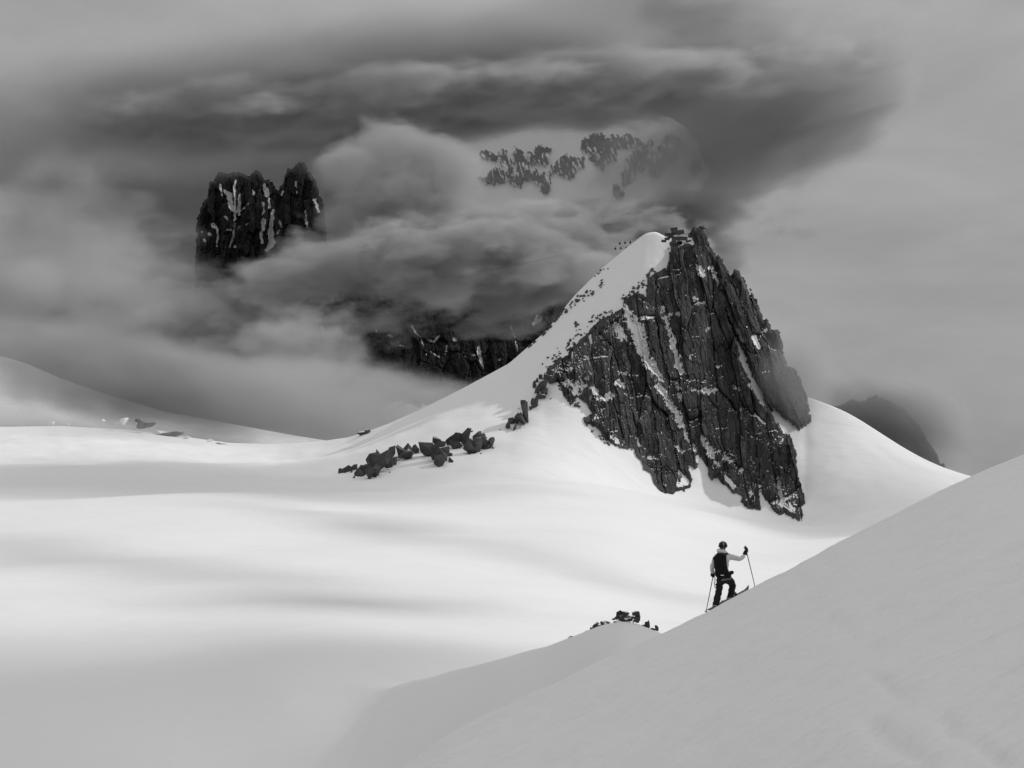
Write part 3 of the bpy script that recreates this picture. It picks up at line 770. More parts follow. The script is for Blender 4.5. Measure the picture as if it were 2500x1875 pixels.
scatter(crop([(420,470),(480,425),(520,415)], *C1), 26, 5, (4, 10), 4)
scatter(crop([(560,370),(580,360)], *C1), 8, 4, (3, 8), 5)
scatter(crop([(200,640),(270,600),(340,530),(390,490)], *C1), 34, 4, (5, 12), 6)
scatter(crop([(540,310),(590,285)], *C1), 10, 4, (3, 8), 7)
scatter(crop([(440,580),(450,570)], *C1), 8, 5, (3, 8), 8)
scatter(crop([(380,900),(420,980),(450,1010)], *C1), 26, 7, (5, 12), 9)
scatter(crop([(480,1090),(600,1190),(740,1230)], *C1), 30, 4, (4, 9), 10)
scatter(crop([(640,520),(680,600),(740,560)], *C1), 18, 7, (4, 9), 11)

# ice blocks where the glacier edge breaks
root = empty('icefall', P(410, 1062, 1050))
rl = Vector(root.location); rnd = random.Random(5)
for (u, v, w, h) in ((640,1345,40,20),(770,1350,70,46),(730,1360,20,20),(880,1380,70,60),(930,1370,80,40),(990,1420,110,40),(1060,1430,110,36),(1110,1420,90,40),(1160,1450,60,20),(1310,1470,50,18),(330,1362,30,22),(425,1368,22,16),(860,1345,50,24),(1380,1484,80,10)):
    x = u / 2.553; y = 500 + v / 2.553; w /= 2.553; h /= 2.553
    d = float(depth_at([x], [min(max(y + 3, crest_y(x) + 2), 1090)])[0])
    a = w / 2 / F * d; b = h / 2 / F * d
    hull_rock(rock_points(a, b, a * .7, 14, .2, rnd), 'ice_block', M_SNOW_FAR if rnd.random() < .6 else M_STONE, root, P(x, y, d) - rl)
tag(root, 'line of broken ice blocks on the far glacier edge at left', 'icefall')

# ------------------------------------------------------------------ summit station, cabins and cables
M_STEEL = simple_mat('dark_steel', .035, .6, .3, 2)
M_TIMBER = simple_mat('weathered_timber', .06, .8, .4, 3)
M_CABIN = simple_mat('cabin_paint', .03, .4)
M_GLASS = simple_mat('cabin_glass', .015, .1)
def box_bm(size, bevel=0.0):
    bm = bmesh.new(); bmesh.ops.create_cube(bm, size=1.0)
    for v in bm.verts: v.co = Vector((v.co.x * size[0], v.co.y * size[1], v.co.z * size[2]))
    if bevel: bmesh.ops.bevel(bm, geom=bm.edges[:], offset=bevel, segments=2, affect='EDGES')
    return bm
def bar_bm(p, q_, r, n=8, r2=None):
    bm = bmesh.new(); d = Vector(q_) - Vector(p)
    bmesh.ops.create_cone(bm, cap_ends=True, segments=n, radius1=r, radius2=r if r2 is None else r2, depth=d.length)
    M = Matrix.Translation((Vector(p) + Vector(q_)) / 2) @ d.to_track_quat('Z', 'Y').to_matrix().to_4x4()
    bm.transform(M); return bm
CS = (1450, 530, 6.32)
SDp = 985.0
def sp(u, v, dd=0): return P(CS[0] + u / CS[2], CS[1] + v / CS[2], SDp + dd)
st = empty('cable_station', sp(1300, 440)); sl = Vector(st.location)
def beam(name, a, b, th, mat=M_TIMBER):
    bm = bmesh.new(); A, B = sp(*a) - sl, sp(*b) - sl
    d = B - A
    bmesh.ops.create_cube(bm, size=1.0)
    for v in bm.verts: v.co = Vector((v.co.x * th, v.co.y * th * 3, v.co.z * d.length))
    bmesh.ops.bevel(bm, geom=bm.edges[:], offset=th * .12, segments=1, affect='EDGES')
    bm.transform(Matrix.Translation((A + B) / 2) @ d.to_track_quat('Z', 'Y').to_matrix().to_4x4())
    return bm_obj(name, bm, mat, st)
def block(name, u, v, w, h, dep, mat, par=None, dd=0):
    s_ = SDp / F / CS[2]
    bm = box_bm((w * s_, dep, h * s_), .15)
    o = bm_obj(name, bm, mat, st); o.location = sp(u, v, dd) - sl; return o
block('hut', 1235, 215, 60, 60, 3.5, M_TIMBER)
beam('roof', (1180, 190), (1290, 178), .7)
beam('platform_beam', (1195, 250), (1390, 225), 1.0)
beam('platform_beam', (1290, 265), (1385, 225), .7)
beam('platform_beam', (1090, 272), (1215, 272), .8)
beam('platform_beam', (1090, 340), (1165, 330), .7)
beam('platform_beam', (1040, 368), (1115, 372), .6)
block('tower', 1235, 360, 70, 110, 4.0, M_TIMBER)
block('landing', 1195, 290, 60, 60, 4.0, M_STEEL)
beam('platform_beam', (1270, 328), (1445, 335), .9)
beam('platform_beam', (1165, 411), (1290, 411), .8)
beam('platform_beam', (1385, 436), (1480, 432), .7)
beam('strut', (1250, 465), (1350, 392), .8)
beam('strut', (1280, 385), (1360, 395), .8)
beam('post', (1212, 380), (1215, 500), .9)
beam('post', (1262, 400), (1240, 470), .7)
beam('post', (1160, 260), (1165, 340), .5)
beam('mast', (1215, 215), (1218, 172), .4, M_STEEL)
beam('railing', (1420, 380), (1500, 360), .5)
block('snow_cap', 1370, 305, 150, 26, 6.0, M_SNOW, dd=4)
block('snow_cap', 1400, 395, 110, 30, 6.0, M_SNOW, dd=5)
tag(st, 'small dark timber cable station perched on the snowy summit', 'station')

def cabin_at(u, v, d, label):
    s_ = d / F / CS[2]
    w, h = 32 * s_, 38 * s_
    root = empty('cable_cabin', P(CS[0] + u / CS[2], CS[1] + v / CS[2], d))
    bm = box_bm((w, w * 1.1, h * .72), .0)
    for vv in bm.verts:
        k = .82 if vv.co.z > 0 else .92
        vv.co.x *= k; vv.co.y *= k
    bmesh.ops.bevel(bm, geom=bm.edges[:], offset=w * .12, segments=2, affect='EDGES')
    body = bm_obj('body', bm, M_CABIN, root); body.location.z = -h * .1
    for sy in (-1, 1):
        wi = bm_obj('window', box_bm((w * .5, .04, h * .26), .01), M_GLASS, body); wi.location = (0, sy * w * .49, h * .08)
    rf = bm_obj('roof', box_bm((w * .7, w * .8, h * .08), .03), M_STEEL, root); rf.location.z = h * .3
    bm_obj('hanger', bar_bm((0, 0, h * .3), (0, 0, h * .95), .07), M_STEEL, root)
    return tag(root, label, 'cable car', 'cable cabins strung beside the summit')
for k, (u, v, lab) in enumerate(((330,485,'leftmost cabin of the lower row of cable cabins'),(415,480,'middle cabin of the lower row of cable cabins'),(500,475,'cabin of the lower row nearest the snow ridge'),
     (400,405,'leftmost cabin of the upper row of cable cabins'),(480,395,'middle cabin of the upper row of cable cabins'),(560,388,'cabin of the upper row nearest the snow ridge'))):
    cabin_at(u, v, 1075 if k < 3 else 1083, 'tiny dark ' + lab)
for (a, b, d, lab) in (((330, 485), (500, 475), 1075, 'lower'), ((400, 405), (560, 388), 1083, 'upper')):
    A = P(CS[0] + a[0] / CS[2], CS[1] + a[1] / CS[2], d); B = P(CS[0] + b[0] / CS[2], CS[1] + b[1] / CS[2], d)
    up = Vector((0, 0, 38 * d / F / CS[2] * .95)); dirv = (B - A).normalized()
    tag(bm_obj('steel_cable', bar_bm(A + up - dirv * 260 + Vector((0, 130, -20)), A + up, .035, 6), M_STEEL), 'thin steel cable carrying the %s row of cabins' % lab, 'cable', 'cabin cables')
    bpy.data.objects['steel_cable' if lab == 'lower' else 'steel_cable.001']
    o = bpy.data.objects['steel_cable' if lab == 'lower' else 'steel_cable.001']
    bm = bmesh.new(); bm.from_mesh(o.data); ext = bar_bm(A + up, B + up + dirv * 40, .035, 6)
    tmp = bpy.data.meshes.new('t'); ext.to_mesh(tmp); bm.from_mesh(tmp); bm.to_mesh(o.data); bm.free(); ext.free(); bpy.data.meshes.remove(tmp)

# ------------------------------------------------------------------ the skier
M_JACKET = simple_mat('jacket_fabric', .62, .85, .1, 18)
M_PANTS = simple_mat('ski_trousers', .016, .8, .35, 14)
M_SKIN = simple_mat('skin', .35, .6)
M_BLACK = simple_mat('pack_fabric', .006, .8, .3, 20)
M_HELMET = simple_mat('helmet_shell', .02, .25)
M_STRIPE = simple_mat('helmet_stripe', .22, .4)
M_BOOT = simple_mat('boot_shell', .28, .5, .2, 25)
M_WEB = simple_mat('harness_web', .2, .8, .2, 40)
M_METAL = simple_mat('gear_metal', .3, .35)
M_POLE = simple_mat('pole_shaft', .02, .35)
M_SKI = simple_mat('ski_topsheet', .08, .4, .3, 6)
M_WHITE = simple_mat('white_label', .8, .6)
KD = near_depth(1760) + .1
def kp(u, v, dd=0.0): return P(1700 + u / 7.54, 1300 + v / 7.54, KD + dd)
person = empty('person', kp(480, 1400)); pl = Vector(person.location)
def lp(u, v, dd=0.0): return kp(u, v, dd) - pl
skel = {  # joint: (u, v, ahead, radius)
 'pelvis': (510, 830, 0, .155), 'waist': (495, 720, -.01, .145), 'chest': (480, 560, -.02, .17), 'upper': (483, 450, -.01, .15), 'neck': (487, 360, .01, .065), 'head': (490, 270, .02, .085), 'crown': (490, 215, .02, .075),
 'rs': (590, 440, .0, .085), 'rm': (700, 465, .06, .072), 're': (815, 495, .13, .066), 'rw': (890, 405, .20, .048),
 'ls': (372, 455, .0, .085), 'lm': (320, 560, .0, .075), 'le': (285, 665, .02, .068), 'lw': (312, 752, .14, .046),
 'rh': (600, 880, .04, .115), 'rt': (655, 930, .14, .11), 'rk': (668, 1000, .22, .098), 'rc': (640, 1120, .14, .092), 'ra': (612, 1240, .08, .082),
 'lh': (432, 885, .0, .112), 'lt': (428, 985, .06, .10), 'lk': (415, 1085, .11, .094), 'lc': (380, 1230, .04, .10), 'la': (350, 1380, .0, .088)}
links = [('pelvis','waist'),('waist','chest'),('chest','upper'),('upper','neck'),('neck','head'),('head','crown'),('upper','rs'),('rs','rm'),('rm','re'),('re','rw'),('upper','ls'),('ls','lm'),('lm','le'),('le','lw'),
 ('pelvis','rh'),('rh','rt'),('rt','rk'),('rk','rc'),('rc','ra'),('pelvis','lh'),('lh','lt'),('lt','lk'),('lk','lc'),('lc','la')]
keys = list(skel)
me = bpy.data.meshes.new('body')
me.from_pydata([lp(*skel[k][:3]) for k in keys], [(keys.index(a), keys.index(b)) for a, b in links], [])
tmp = bpy.data.objects.new('body_tmp', me); COL.objects.link(tmp)
sk = tmp.modifiers.new('skin', 'SKIN'); sk.use_smooth_shade = True
for i, k in enumerate(keys):
    me.skin_vertices[0].data[i].radius = (skel[k][3],) * 2
    me.skin_vertices[0].data[i].use_root = (k == 'pelvis')
sb = tmp.modifiers.new('sub', 'SUBSURF'); sb.levels = 2; sb.render_levels = 2
dg = bpy.context.evaluated_depsgraph_get()
bme = bpy.data.meshes.new_from_object(tmp.evaluated_get(dg))
bpy.data.objects.remove(tmp)
bme.name = 'body'
bme.materials.clear()
for m_ in (M_JACKET, M_PANTS, M_SKIN): bme.materials.append(m_)
zw = lp(0, 815).z; zn = lp(0, 345).z
for p_ in bme.polygons:
    p_.material_index = 2 if p_.center.z > zn and abs(p_.center.x - lp(490, 300).x) < .16 else (0 if p_.center.z > zw else 1)
    p_.use_smooth = True
# cloth folds
for v in bme.vertices:
    n_ = math.sin(v.co.z * 38 + v.co.x * 14) * .006 + math.sin(v.co.z * 71 - v.co.x * 40) * .003
    v.co += v.normal * n_
body = bpy.data.objects.new('body', bme); COL.objects.link(body); body.parent = person
tag(person, 'skier seen from behind in pale jacket, black trousers and helmet, climbing the slope', 'person')

def ball(name, loc, scale, mat, parent, sub=3, rot=None, jitter=0.0):
    bm = bmesh.new(); bmesh.ops.create_icosphere(bm, subdivisions=sub, radius=1)
    for v in bm.verts:
        if jitter: v.co *= 1 + jitter * math.sin(v.co.x * 7 + v.co.y * 5 + v.co.z * 9)
        v.co = Vector((v.co.x * scale[0], v.co.y * scale[1], v.co.z * scale[2]))
    o = bm_obj(name, bm, mat, parent, True); o.location = loc
    if rot: o.rotation_euler = rot
    return o
hel = ball('helmet', lp(490, 235, .01), (.115, .135, .108), M_HELMET, person, 3, (math.radians(-6), 0, 0))
bm = bmesh.new()          # a raised stripe over the back of the helmet
ring = []
for i in range(13):
    a = math.radians(-70 + i * 15)
    for sx in (-.016, .016):
        ring.append(bm.verts.new((sx, -.139 * math.cos(a), .112 * math.sin(a))))
for i in range(12): bm.faces.new((ring[2*i], ring[2*i+1], ring[2*i+3], ring[2*i+2]))
so = bm_obj('stripe', bm, M_STRIPE, hel, True)
sm = so.modifiers.new('t', 'SOLIDIFY'); sm.thickness = .006
bm = bmesh.new(); bmesh.ops.create_cone(bm, cap_ends=False, segments=32, radius1=.121, radius2=.118, depth=.032)
for v in bm.verts: v.co.y *= 1.17
gs = bm_obj('goggle_strap', bm, M_BLACK, hel, True); gs.location.z = -.025
ball('goggles', Vector((0, .125, -.02)), (.085, .035, .045), M_GLASS, hel, 2)
ball('nose', lp(492, 285, .125), (.014, .022, .02), M_SKIN, person, 2)
ball('hood', lp(468, 345, -.045), (.135, .12, .068), M_JACKET, person, 3, (math.radians(12), math.radians(10), 0), .05)
ball('collar', lp(485, 385, .0), (.15, .12, .06), M_JACKET, person, 3, None, .04)
# harness belt and gear
bm = bmesh.new(); bmesh.ops.create_cone(bm, cap_ends=False, segments=28, radius1=.182, radius2=.178, depth=.05)
for v in bm.verts: v.co.y *= .86
hb = bm_obj('harness_belt', bm, M_WEB, person, True); hb.location = lp(520, 852, 0); hb.rotation_euler = (0, math.radians(-8), 0)
for side, (u0, v0) in enumerate(((433, 950), (648, 955))):
    bm = bmesh.new(); bmesh.ops.create_cone(bm, cap_ends=False, segments=20, radius1=.122, radius2=.124, depth=.03)
    lo_ = bm_obj('leg_loop', bm, M_PANTS, person, True); lo_.location = lp(u0, v0, .05 if side == 0 else .14); lo_.rotation_euler = (0, math.radians(12 if side else -8), 0)
for i, (u0, v0) in enumerate(((345, 850), (340, 890), (333, 930), (338, 970), (345, 1010))):
    bm = bmesh.new()
    seg = []
    for j in range(12):
        a = j / 12 * 2 * math.pi
        seg.append(Vector((.022 * math.cos(a), .0, .036 * math.sin(a))))
    for j in range(12):
        b2 = bar_bm(seg[j], seg[(j + 1) % 12], .006, 5); t_ = bpy.data.meshes.new('t'); b2.to_mesh(t_); bm.from_mesh(t_); b2.free(); bpy.data.meshes.remove(t_)
    cb = bm_obj('carabiner', bm, M_METAL if i % 2 else M_PANTS, person, True); cb.location = lp(u0, v0, -.02); cb.rotation_euler = (0, math.radians(20 * (i - 2)), math.radians(30 * i))
def tube_chain(bm, pts, radii, n=7):
    rings = []
    for i, p_ in enumerate(pts):
        d = (Vector(pts[min(i + 1, len(pts) - 1)]) - Vector(pts[max(i - 1, 0)])).normalized()
        qn = d.to_track_quat('Z', 'Y')
        rings.append([bm.verts.new(Vector(p_) + qn @ Vector((radii[i] * math.cos(2 * math.pi * k / n), radii[i] * math.sin(2 * math.pi * k / n), 0))) for k in range(n)])
    for a, b in zip(rings[:-1], rings[1:]):
        for k in range(n): bm.faces.new((a[k], a[(k + 1) % n], b[(k + 1) % n], b[k]))
    bm.faces.new(rings[0][::-1]); bm.faces.new(rings[-1])
def glove(grip, axis, wrist, side):
    """A gloved fist: cuff, palm, four curled fingers and a thumb closed round the pole axis through grip."""
    axis = axis.normalized(); back = (wrist - grip); back = (back - axis * back.dot(axis)).normalized(); out = axis.cross(back).normalized() * side
    bm = bmesh.new()
    fr = lambda a, b, c: grip + axis * a + out * b + back * c
    tube_chain(bm, [wrist, wrist.lerp(fr(0, .03, .03), .5), fr(.0, .035, .035)], [.058, .052, .045], 12)       # cuff
    tube_chain(bm, [fr(-.05, .03, .02), fr(-.03, .034, .022), fr(.03, .034, .022), fr(.05, .03, .02)], [.022, .036, .036, .024], 10)   # palm
    for i, ln in enumerate((.95, 1.05, 1.0, .8)):
        a = .045 - i * .029
        tube_chain(bm, [fr(a, .03, .0), fr(a, .028, -.03 * ln), fr(a, .0, -.045 * ln), fr(a, -.028, -.03 * ln), fr(a, -.032, .0)], [.0155, .0155, .015, .014, .011], 7)
    tube_chain(bm, [fr(.04, .03, .03), fr(.055, .0, .035), fr(.06, -.03, .015), fr(.055, -.035, -.012)], [.018, .017, .016, .012], 7)
    bmesh.ops.recalc_face_normals(bm, faces=bm.faces[:])
    return bm_obj('glove', bm, M_PANTS, person, True)
r_grip, r_tip = kp(915, 318, .24), kp(1097, 1062, .5)
l_grip, l_tip = kp(313, 782, .18), kp(168, 1518, -.05)
glove(r_grip - pl, r_grip - r_tip, lp(888, 408, .2), 1)
glove(l_grip - pl, l_grip - l_tip, lp(312, 742, .13), -1)
def surf_pt(x, dd):
    d0 = float(np.interp(x, nx, ncd)); z0 = float(np.interp(x, nx, zc_n))
    return Vector(((x - 1250) / F * d0, d0, z0)) + Vector(((x - 1250) / F * dd, dd, (z0 / d0 - .02) * dd - dd * dd * .02))
def boot(name, ankle, toe_dir):
    bm = bmesh.new()
    t = toe_dir.normalized(); up = Vector((0, 0, 1)); sd_ = t.cross(up).normalized(); up = sd_.cross(t)
    f_ = lambda a, b: ankle + t * a + up * b
    tube_chain(bm, [f_(-.01, .10), f_(0, .02), f_(.0, -.05), f_(.0, -.10)], [.075, .072, .066, .06], 12)
    tube_chain(bm, [f_(-.09, -.085), f_(-.05, -.08), f_(.05, -.085), f_(.13, -.10), f_(.17, -.105)], [.036, .052, .052, .044, .026], 10)
    bo = bm_obj(name, bm, M_BOOT, person, True)
    for h in (.05, -.03):
        bm = bmesh.new(); bmesh.ops.create_cone(bm, cap_ends=False, segments=14, radius1=.078, radius2=.078, depth=.018)
        b_ = bm_obj('buckle', bm, M_POLE, bo, True); b_.location = f_(-.002, h)
    return bo
def ski(x0, dd0, x1, dd1, label):
    A, B = surf_pt(x0, dd0), surf_pt(x1, dd1)
    t = (B - A).normalized(); ln = 1.72
    sd_ = t.cross(Vector((0, 0, 1))).normalized(); up = sd_.cross(t)
    A = A + up * .035
    root = empty('ski', A)
    bm = bmesh.new(); prof = []
    for i in range(25):
        k = i / 24; s_ = k * ln
        w = .046 + .012 * (2 * k - 1) ** 2; w *= 1 if .03 < k < .93 else (.75 if k <= .03 else max(.15, 1 - (k - .93) * 12))
        lift = .09 * max(0, (k - .88) / .12) ** 2 + .02 * max(0, (.05 - k) / .05) ** 2
        c = t * s_ + up * (lift + .02)
        prof.append([bm.verts.new(c + sd_ * a + up * b) for a, b in ((-w, 0), (w, 0), (w, .012), (-w, .012))])
    for a, b in zip(prof[:-1], prof[1:]):
        for k in range(4): bm.faces.new((a[k], a[(k + 1) % 4], b[(k + 1) % 4], b[k]))
    bm.faces.new(prof[0][::-1]); bm.faces.new(prof[-1])
    bmesh.ops.recalc_face_normals(bm, faces=bm.faces[:])
    bm_obj('board', bm, M_SKI, root)
    for s_, nm in ((.62, 'heel_piece'), (.92, 'toe_piece')):
        b_ = box_bm((.07, .05, .04), .008); b_.transform(Matrix.Translation(t * s_ + up * .055) @ Matrix((sd_, t, up)).transposed().to_4x4())
        bm_obj(nm, b_, M_STEEL, root)
    tag(root, label, 'ski', 'skis of the climbing skier')
    return A, t, up
RA, rt_, ru = ski(1760, .05, 1836, .05, 'dark ski under the skier\'s uphill boot, tip curving up')
LA, lt_, lu = ski(1727, .32, 1795, .32, 'dark ski under the skier\'s lower boot, half hidden by the crest')
boot('boot', lp(612, 1262, .08), rt_)
boot('boot', lp(352, 1392, .0), lt_)
def pole(grip, tip, label):
    root = empty('ski_pole', tip); d = (tip - grip).normalized(); g = grip - tip
    bm_obj('shaft', bar_bm(g - d * .02, Vector((0, 0, 0)) - d * .02, .0125, 8, .009), M_POLE, root)
    bm_obj('grip', bar_bm(g - d * .11, g + d * .06, .02, 10), M_BLACK, root)
    bk = bm_obj('basket', bar_bm(-d * .10, -d * .085, .045, 12), M_BLACK, root)
    bm_obj('tip', bar_bm(-d * .04, d * .03, .008, 6, .002), M_METAL, root)
    bm = bmesh.new(); tube_chain(bm, [g - d * .1, g - d * .02 + Vector((.05, -.02, 0)), g + d * .08 + Vector((.03, -.02, 0)), g + d * .05], [.008] * 4, 6)
    bm_obj('strap', bm, M_BLACK, root)
    return tag(root, label, 'ski pole', 'ski poles of the climbing skier')
pole(r_grip, r_tip, 'ski pole in the skier\'s raised hand, planted uphill')
pole(l_grip, l_tip, 'ski pole in the skier\'s lowered hand, planted downhill')
# backpack
bp_root = empty('backpack', kp(460, 800, -.2)); bl = Vector(bp_root.location)
def bpt(u, v, dd): return kp(u, v, dd) - bl
bm = bmesh.new(); rings = []
outline = [(840, 120, .06, 505), (800, 150, .09, 500), (740, 130, .12, 475), (660, 118, .15, 455), (560, 122, .16, 440), (470, 118, .14, 435), (410, 92, .11, 450), (385, 55, .06, 470)]
for v0, hw, dep, uc in outline:
    r = []
    for k in range(16):
        a = 2 * math.pi * k / 16
        ca, sa = math.cos(a), math.sin(a)
        ca = math.copysign(abs(ca) ** .6, ca); sa = math.copysign(abs(sa) ** .6, sa)
        r.append(bm.verts.new(bpt(uc + ca * hw, v0 + 3 * math.sin(k * 2.1 + v0), -.17 - sa * dep)))
    rings.append(r)
for a, b in zip(rings[:-1], rings[1:]):
    for k in range(16): bm.faces.new((a[k], a[(k + 1) % 16], b[(k + 1) % 16], b[k]))
bm.faces.new(rings[0][::-1]); bm.faces.new(rings[-1])
bmesh.ops.recalc_face_normals(bm, faces=bm.faces[:])
bm_obj('bag', bm, M_BLACK, bp_root, True)
ball('side_pocket', bpt(345, 475, -.18), (.06, .07, .06), M_BLACK, bp_root, 2, None, .08)
ball('top_lid', bpt(465, 420, -.2), (.13, .12, .05), M_BLACK, bp_root, 3, (0, math.radians(12), 0), .05)
bm = bmesh.new(); tube_chain(bm, [bpt(380, 790, -.12), bpt(470, 800, -.24), bpt(580, 770, -.22), bpt(660, 735, -.06), bpt(655, 740, .1)], [.05, .055, .06, .05, .03], 10)
bm_obj('hip_belt', bm, M_BLACK, bp_root, True)
for u0, u1, dd in ((430, 360, -.05), (545, 600, -.05)):
    bm = bmesh.new(); tube_chain(bm, [bpt(u0, 400, -.2), bpt((u0 + u1) / 2, 385, -.06), bpt(u1, 420, .1), bpt(u1, 520, .16)], [.02] * 4, 8)
    bm_obj('shoulder_strap', bm, M_BLACK, bp_root, True)
lb = bm_obj('white_tab', box_bm((.085, .02, .022), .005), M_WHITE, bp_root); lb.location = bpt(478, 788, -.325)
tag(bp_root, 'black backpack on the skier\'s back', 'backpack')

# ------------------------------------------------------------------ clouds: closed bodies of mist with uneven edges
def cloud_mat(name, dens, soft, erode, nscale, seed, stretch=(1, 1, 1), albedo=.96, aniso=0.0, rate=0.35):
    m = bpy.data.materials.new(name); m.use_nodes = True
    nt = m.node_tree; nt.nodes.clear()
    N = nt.nodes.new; L = nt.links.new
    out = N('ShaderNodeOutputMaterial'); pv = N('ShaderNodeVolumePrincipled')
    pv.inputs['Color'].default_value = (albedo,) * 3 + (1,)
    pv.inputs['Anisotropy'].default_value = aniso
    t = N('ShaderNodeTexCoord')
    ln = N('ShaderNodeVectorMath'); ln.operation = 'LENGTH'; L(t.outputs['Object'], ln.inputs[0])
    mp_ = N('ShaderNodeMapping'); mp_.inputs['Location'].default_value = (seed * 7.3, seed * 3.1, seed * 1.7); mp_.inputs['Scale'].default_value = stretch
    L(t.outputs['Object'], mp_.inputs[0])
    n = N('ShaderNodeTexNoise'); n.inputs['Scale'].default_value = nscale; n.inputs['Detail'].default_value = 6; n.inputs['Roughness'].default_value = .6
    L(mp_.outputs[0], n.inputs['Vector'])
    # 1 - r - erode * (1 - noise)
    a = N('ShaderNodeMapRange'); a.inputs['From Min'].default_value = .28; a.inputs['From Max'].default_value = .72; a.inputs['To Min'].default_value = 1 - erode; a.inputs['To Max'].default_value = 1.0
    L(n.outputs['Fac'], a.inputs['Value'])
    s1 = N('ShaderNodeMath'); s1.operation = 'SUBTRACT'; L(a.outputs[0], s1.inputs[0]); L(ln.outputs['Value'], s1.inputs[1])
    r = N('ShaderNodeMapRange'); r.interpolation_type = 'SMOOTHSTEP'; r.inputs['From Min'].default_value = 0; r.inputs['From Max'].default_value = soft; r.inputs['To Max'].default_value = dens
    L(s1.outputs[0], r.inputs['Value']); L(r.outputs[0], pv.inputs['Density'])
    L(pv.outputs[0], out.inputs['Volume'])
    m.cycles.volume_step_rate = rate
    return m
def cloud(name, label, x, y, d, rx, ry, rz, dens, soft=.5, erode=.5, nscale=1.6, tilt=0.0, seed=1, stretch=(1, 1, 1), group=None, rate=.35, yaw=0.0, radii=None):
    bm = bmesh.new(); bmesh.ops.create_icosphere(bm, subdivisions=3, radius=1.0)
    sc_ = (rx / F * d, rz, ry / F * d) if radii is None else radii
    iso = tuple(stretch[k] * (sc_[k] / sc_[2]) ** .85 * (.6 if k == 0 else 1.0) for k in range(3))
    o = bm_obj(name, bm, cloud_mat(name + '_mist', dens, soft, erode, nscale * .62, seed, iso, rate=rate))
    o.location = P(x, y, d); o.scale = sc_
    o.rotation_euler = (0, math.radians(-tilt), math.radians(yaw))
    return tag(o, label, 'cloud', 'drifting cloud banks', 'stuff')

cloud('cloud_deck', 'broad grey cloud deck across the upper sky', 650, 215, 4100, 1900, 285, 600, .009, .6, .5, 2.6, 5, 1)
cloud('deck_base', 'dark lower edge of the cloud deck above the far towers', 1100, 250, 3950, 1500, 130, 400, .018, .3, .6, 2.4, 5, 17)
cloud('storm_cloud', 'dark cloud wall standing behind the far mountains', 800, 450, 7600, 1800, 500, 900, .01, .3, .35, 3.0, 13, 9)
cloud('cloud_edge', 'dark ragged end of the cloud deck beside the pale right sky', 1855, 310, 4300, 640, 245, 450, .008, .4, .6, 3.6, 24, 19)
cloud('gap_mist', 'soft mist left of the dark far cliff', 730, 860, 2650, 220, 190, 200, .014, .3, .6, 2.8, 0, 26)
cloud('ridge_veil', 'thin veil of cloud over the high rock-banded ridge', 1420, 430, 5000, 620, 260, 250, .0014, .5, .4, 2.6, 0, 18)
cloud('cloud_bank', 'grey cloud bank hanging above the dark far cliff', 1130, 655, 2900, 760, 220, 300, .02, .16, .75, 2.9, 4, 3)
cloud('slope_cloud', 'cloud lapping the foot of the high rock-banded ridge', 1420, 610, 4500, 700, 210, 300, .016, .2, .7, 2.9, 6, 10)
cloud('cumulus_cloud', 'lighter billowing cloud right of the twin towers', 975, 470, 3000, 290, 240, 260, .012, .2, .65, 2.8, 0, 4)
cloud('left_mist', 'grey mist filling the valley on the left', 90, 660, 2600, 720, 380, 420, .0055, .35, .75, 3.2, 0, 5)
cloud('tower_cloud', 'dull cloud hiding the feet of the twin towers', 580, 870, 3500, 640, 290, 300, .02, .16, .75, 3.0, -6, 8)
cloud('valley_mist', 'pale mist drifting over the dark cliff foot', 740, 1000, 2300, 800, 200, 300, .009, .35, .6, 2.8, -3, 6)
cloud('hill_mist', 'thin pale mist in front of the snow hill', 380, 940, 1400, 850, 180, 140, .026, .6, .4, 2.6, -11, 15)
cloud('edge_mist', 'low thin mist along the far edge of the glacier', 330, 1050, 1060, 620, 50, 50, .012, .8, .4, 2.0, -3, 24)
cloud('ridge_mist', 'thin mist wrapping the toothed ridge behind the peak', 1945, 925, 968, 150, 210, 26, .045, .7, .4, 2.4, 0, 7)
cloud('saddle_mist', 'mist over the dark rock spur right of the peak', 2180, 1020, 1076, 320, 180, 36, .09, .7, .45, 2.4, -25, 16)
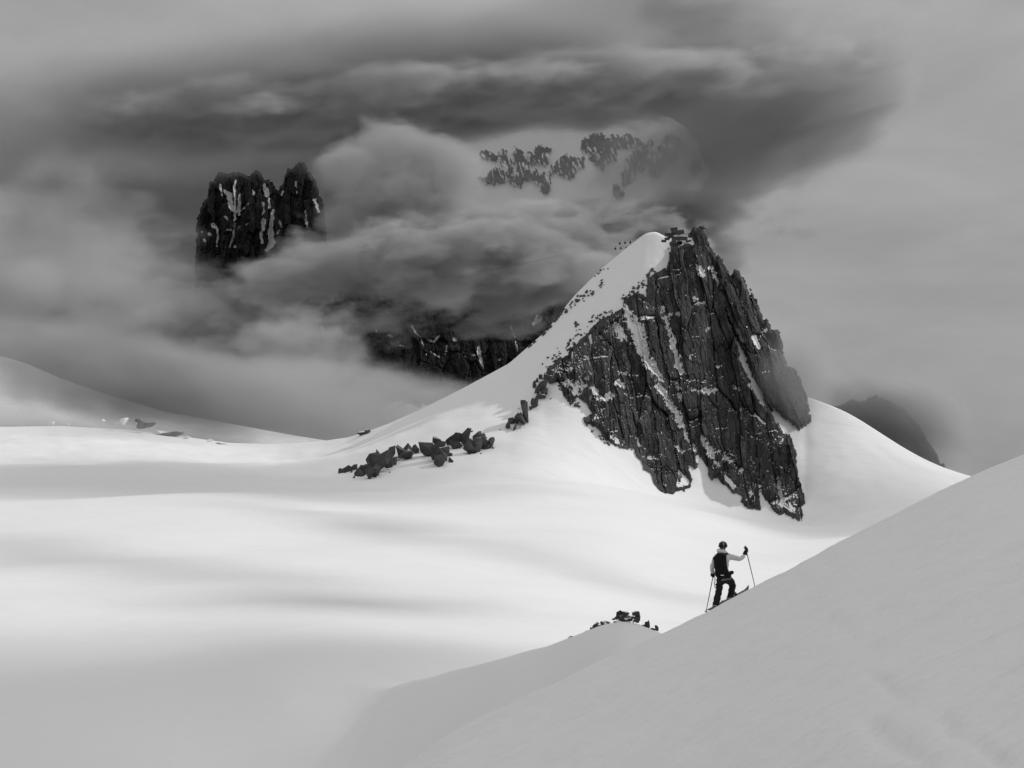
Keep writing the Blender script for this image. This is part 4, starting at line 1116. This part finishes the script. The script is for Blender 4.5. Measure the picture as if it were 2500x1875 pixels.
def overhead(name, label, centre, radii, dens, soft, erode, nscale, seed, yaw=0, rate=.3):
    o = cloud(name, label, 1250, 1000, 100, 10, 10, 10, dens, soft, erode, nscale, 0, seed, rate=rate, radii=radii)
    o.location = centre; o.rotation_euler = (0, 0, math.radians(yaw))
def upsun(x, y, z, t):
    return (x + SUN_DIR.x * t, y + SUN_DIR.y * t, z + SUN_DIR.z * t)
overhead('far_shade_cloud', 'unseen high cloud added to shade the far valley', upsun(0, 6800, 300, 6000), (3800, 3600, 330), .01, .5, .25, 2.0, 11)  # added above the frame to keep sun off the far clouds and ridge
overhead('near_shade_cloud', 'unseen low cloud added to shade the nearest slope', upsun(0, 40, -10, 1600), (400, 180, 60), .03, .5, .35, 2.0, 12)  # added out of view, blocks the sun from the foreground snow
overhead('upper_shade_cloud', 'unseen thin cloud added to shade the upper glacier', upsun(-200, 780, -40, 1500), (340, 230, 45), .04, .6, .5, 2.6, 13, -12)  # unseen, added to darken the far left of the bowl
overhead('peak_shade_cloud', 'unseen wisp of cloud added to shade the foot of the peak', upsun(240, 850, -40, 1500), (190, 170, 40), .02, .6, .5, 2.2, 14, -12)  # unseen, added to put the snow beside the cliff in shade
overhead('left_shade_cloud', 'unseen cloud added to shade the near glacier on the left', upsun(-150, 160, -45, 1550), (270, 170, 50), .04, .6, .35, 2.0, 20, 20)  # added out of view to dim the lower left snow
for k, (cx_, cy_, la, lb, dn) in enumerate(((-150, 450, 190, 30, .05), (-60, 370, 140, 20, .05), (-60, 560, 210, 26, .045), (50, 470, 150, 18, .04))):
    overhead('streak_shade_cloud', ('long', 'short', 'far', 'faint')[k] + ' unseen cloud streak added to shade the middle glacier', upsun(cx_, cy_, -45, 1450 + 40 * k), (la, lb, 24), dn, .7, .5, 2.4, 22 + k, -48)  # unseen strips added to cast shadow streaks on the bowl
overhead('hill_shade_cloud', 'unseen cloud added to shade the misty snow hill', upsun(-480, 1500, 0, 1500), (380, 280, 60), .010, .5, .4, 2.4, 21)  # added out of view to tone down the sunlit hill
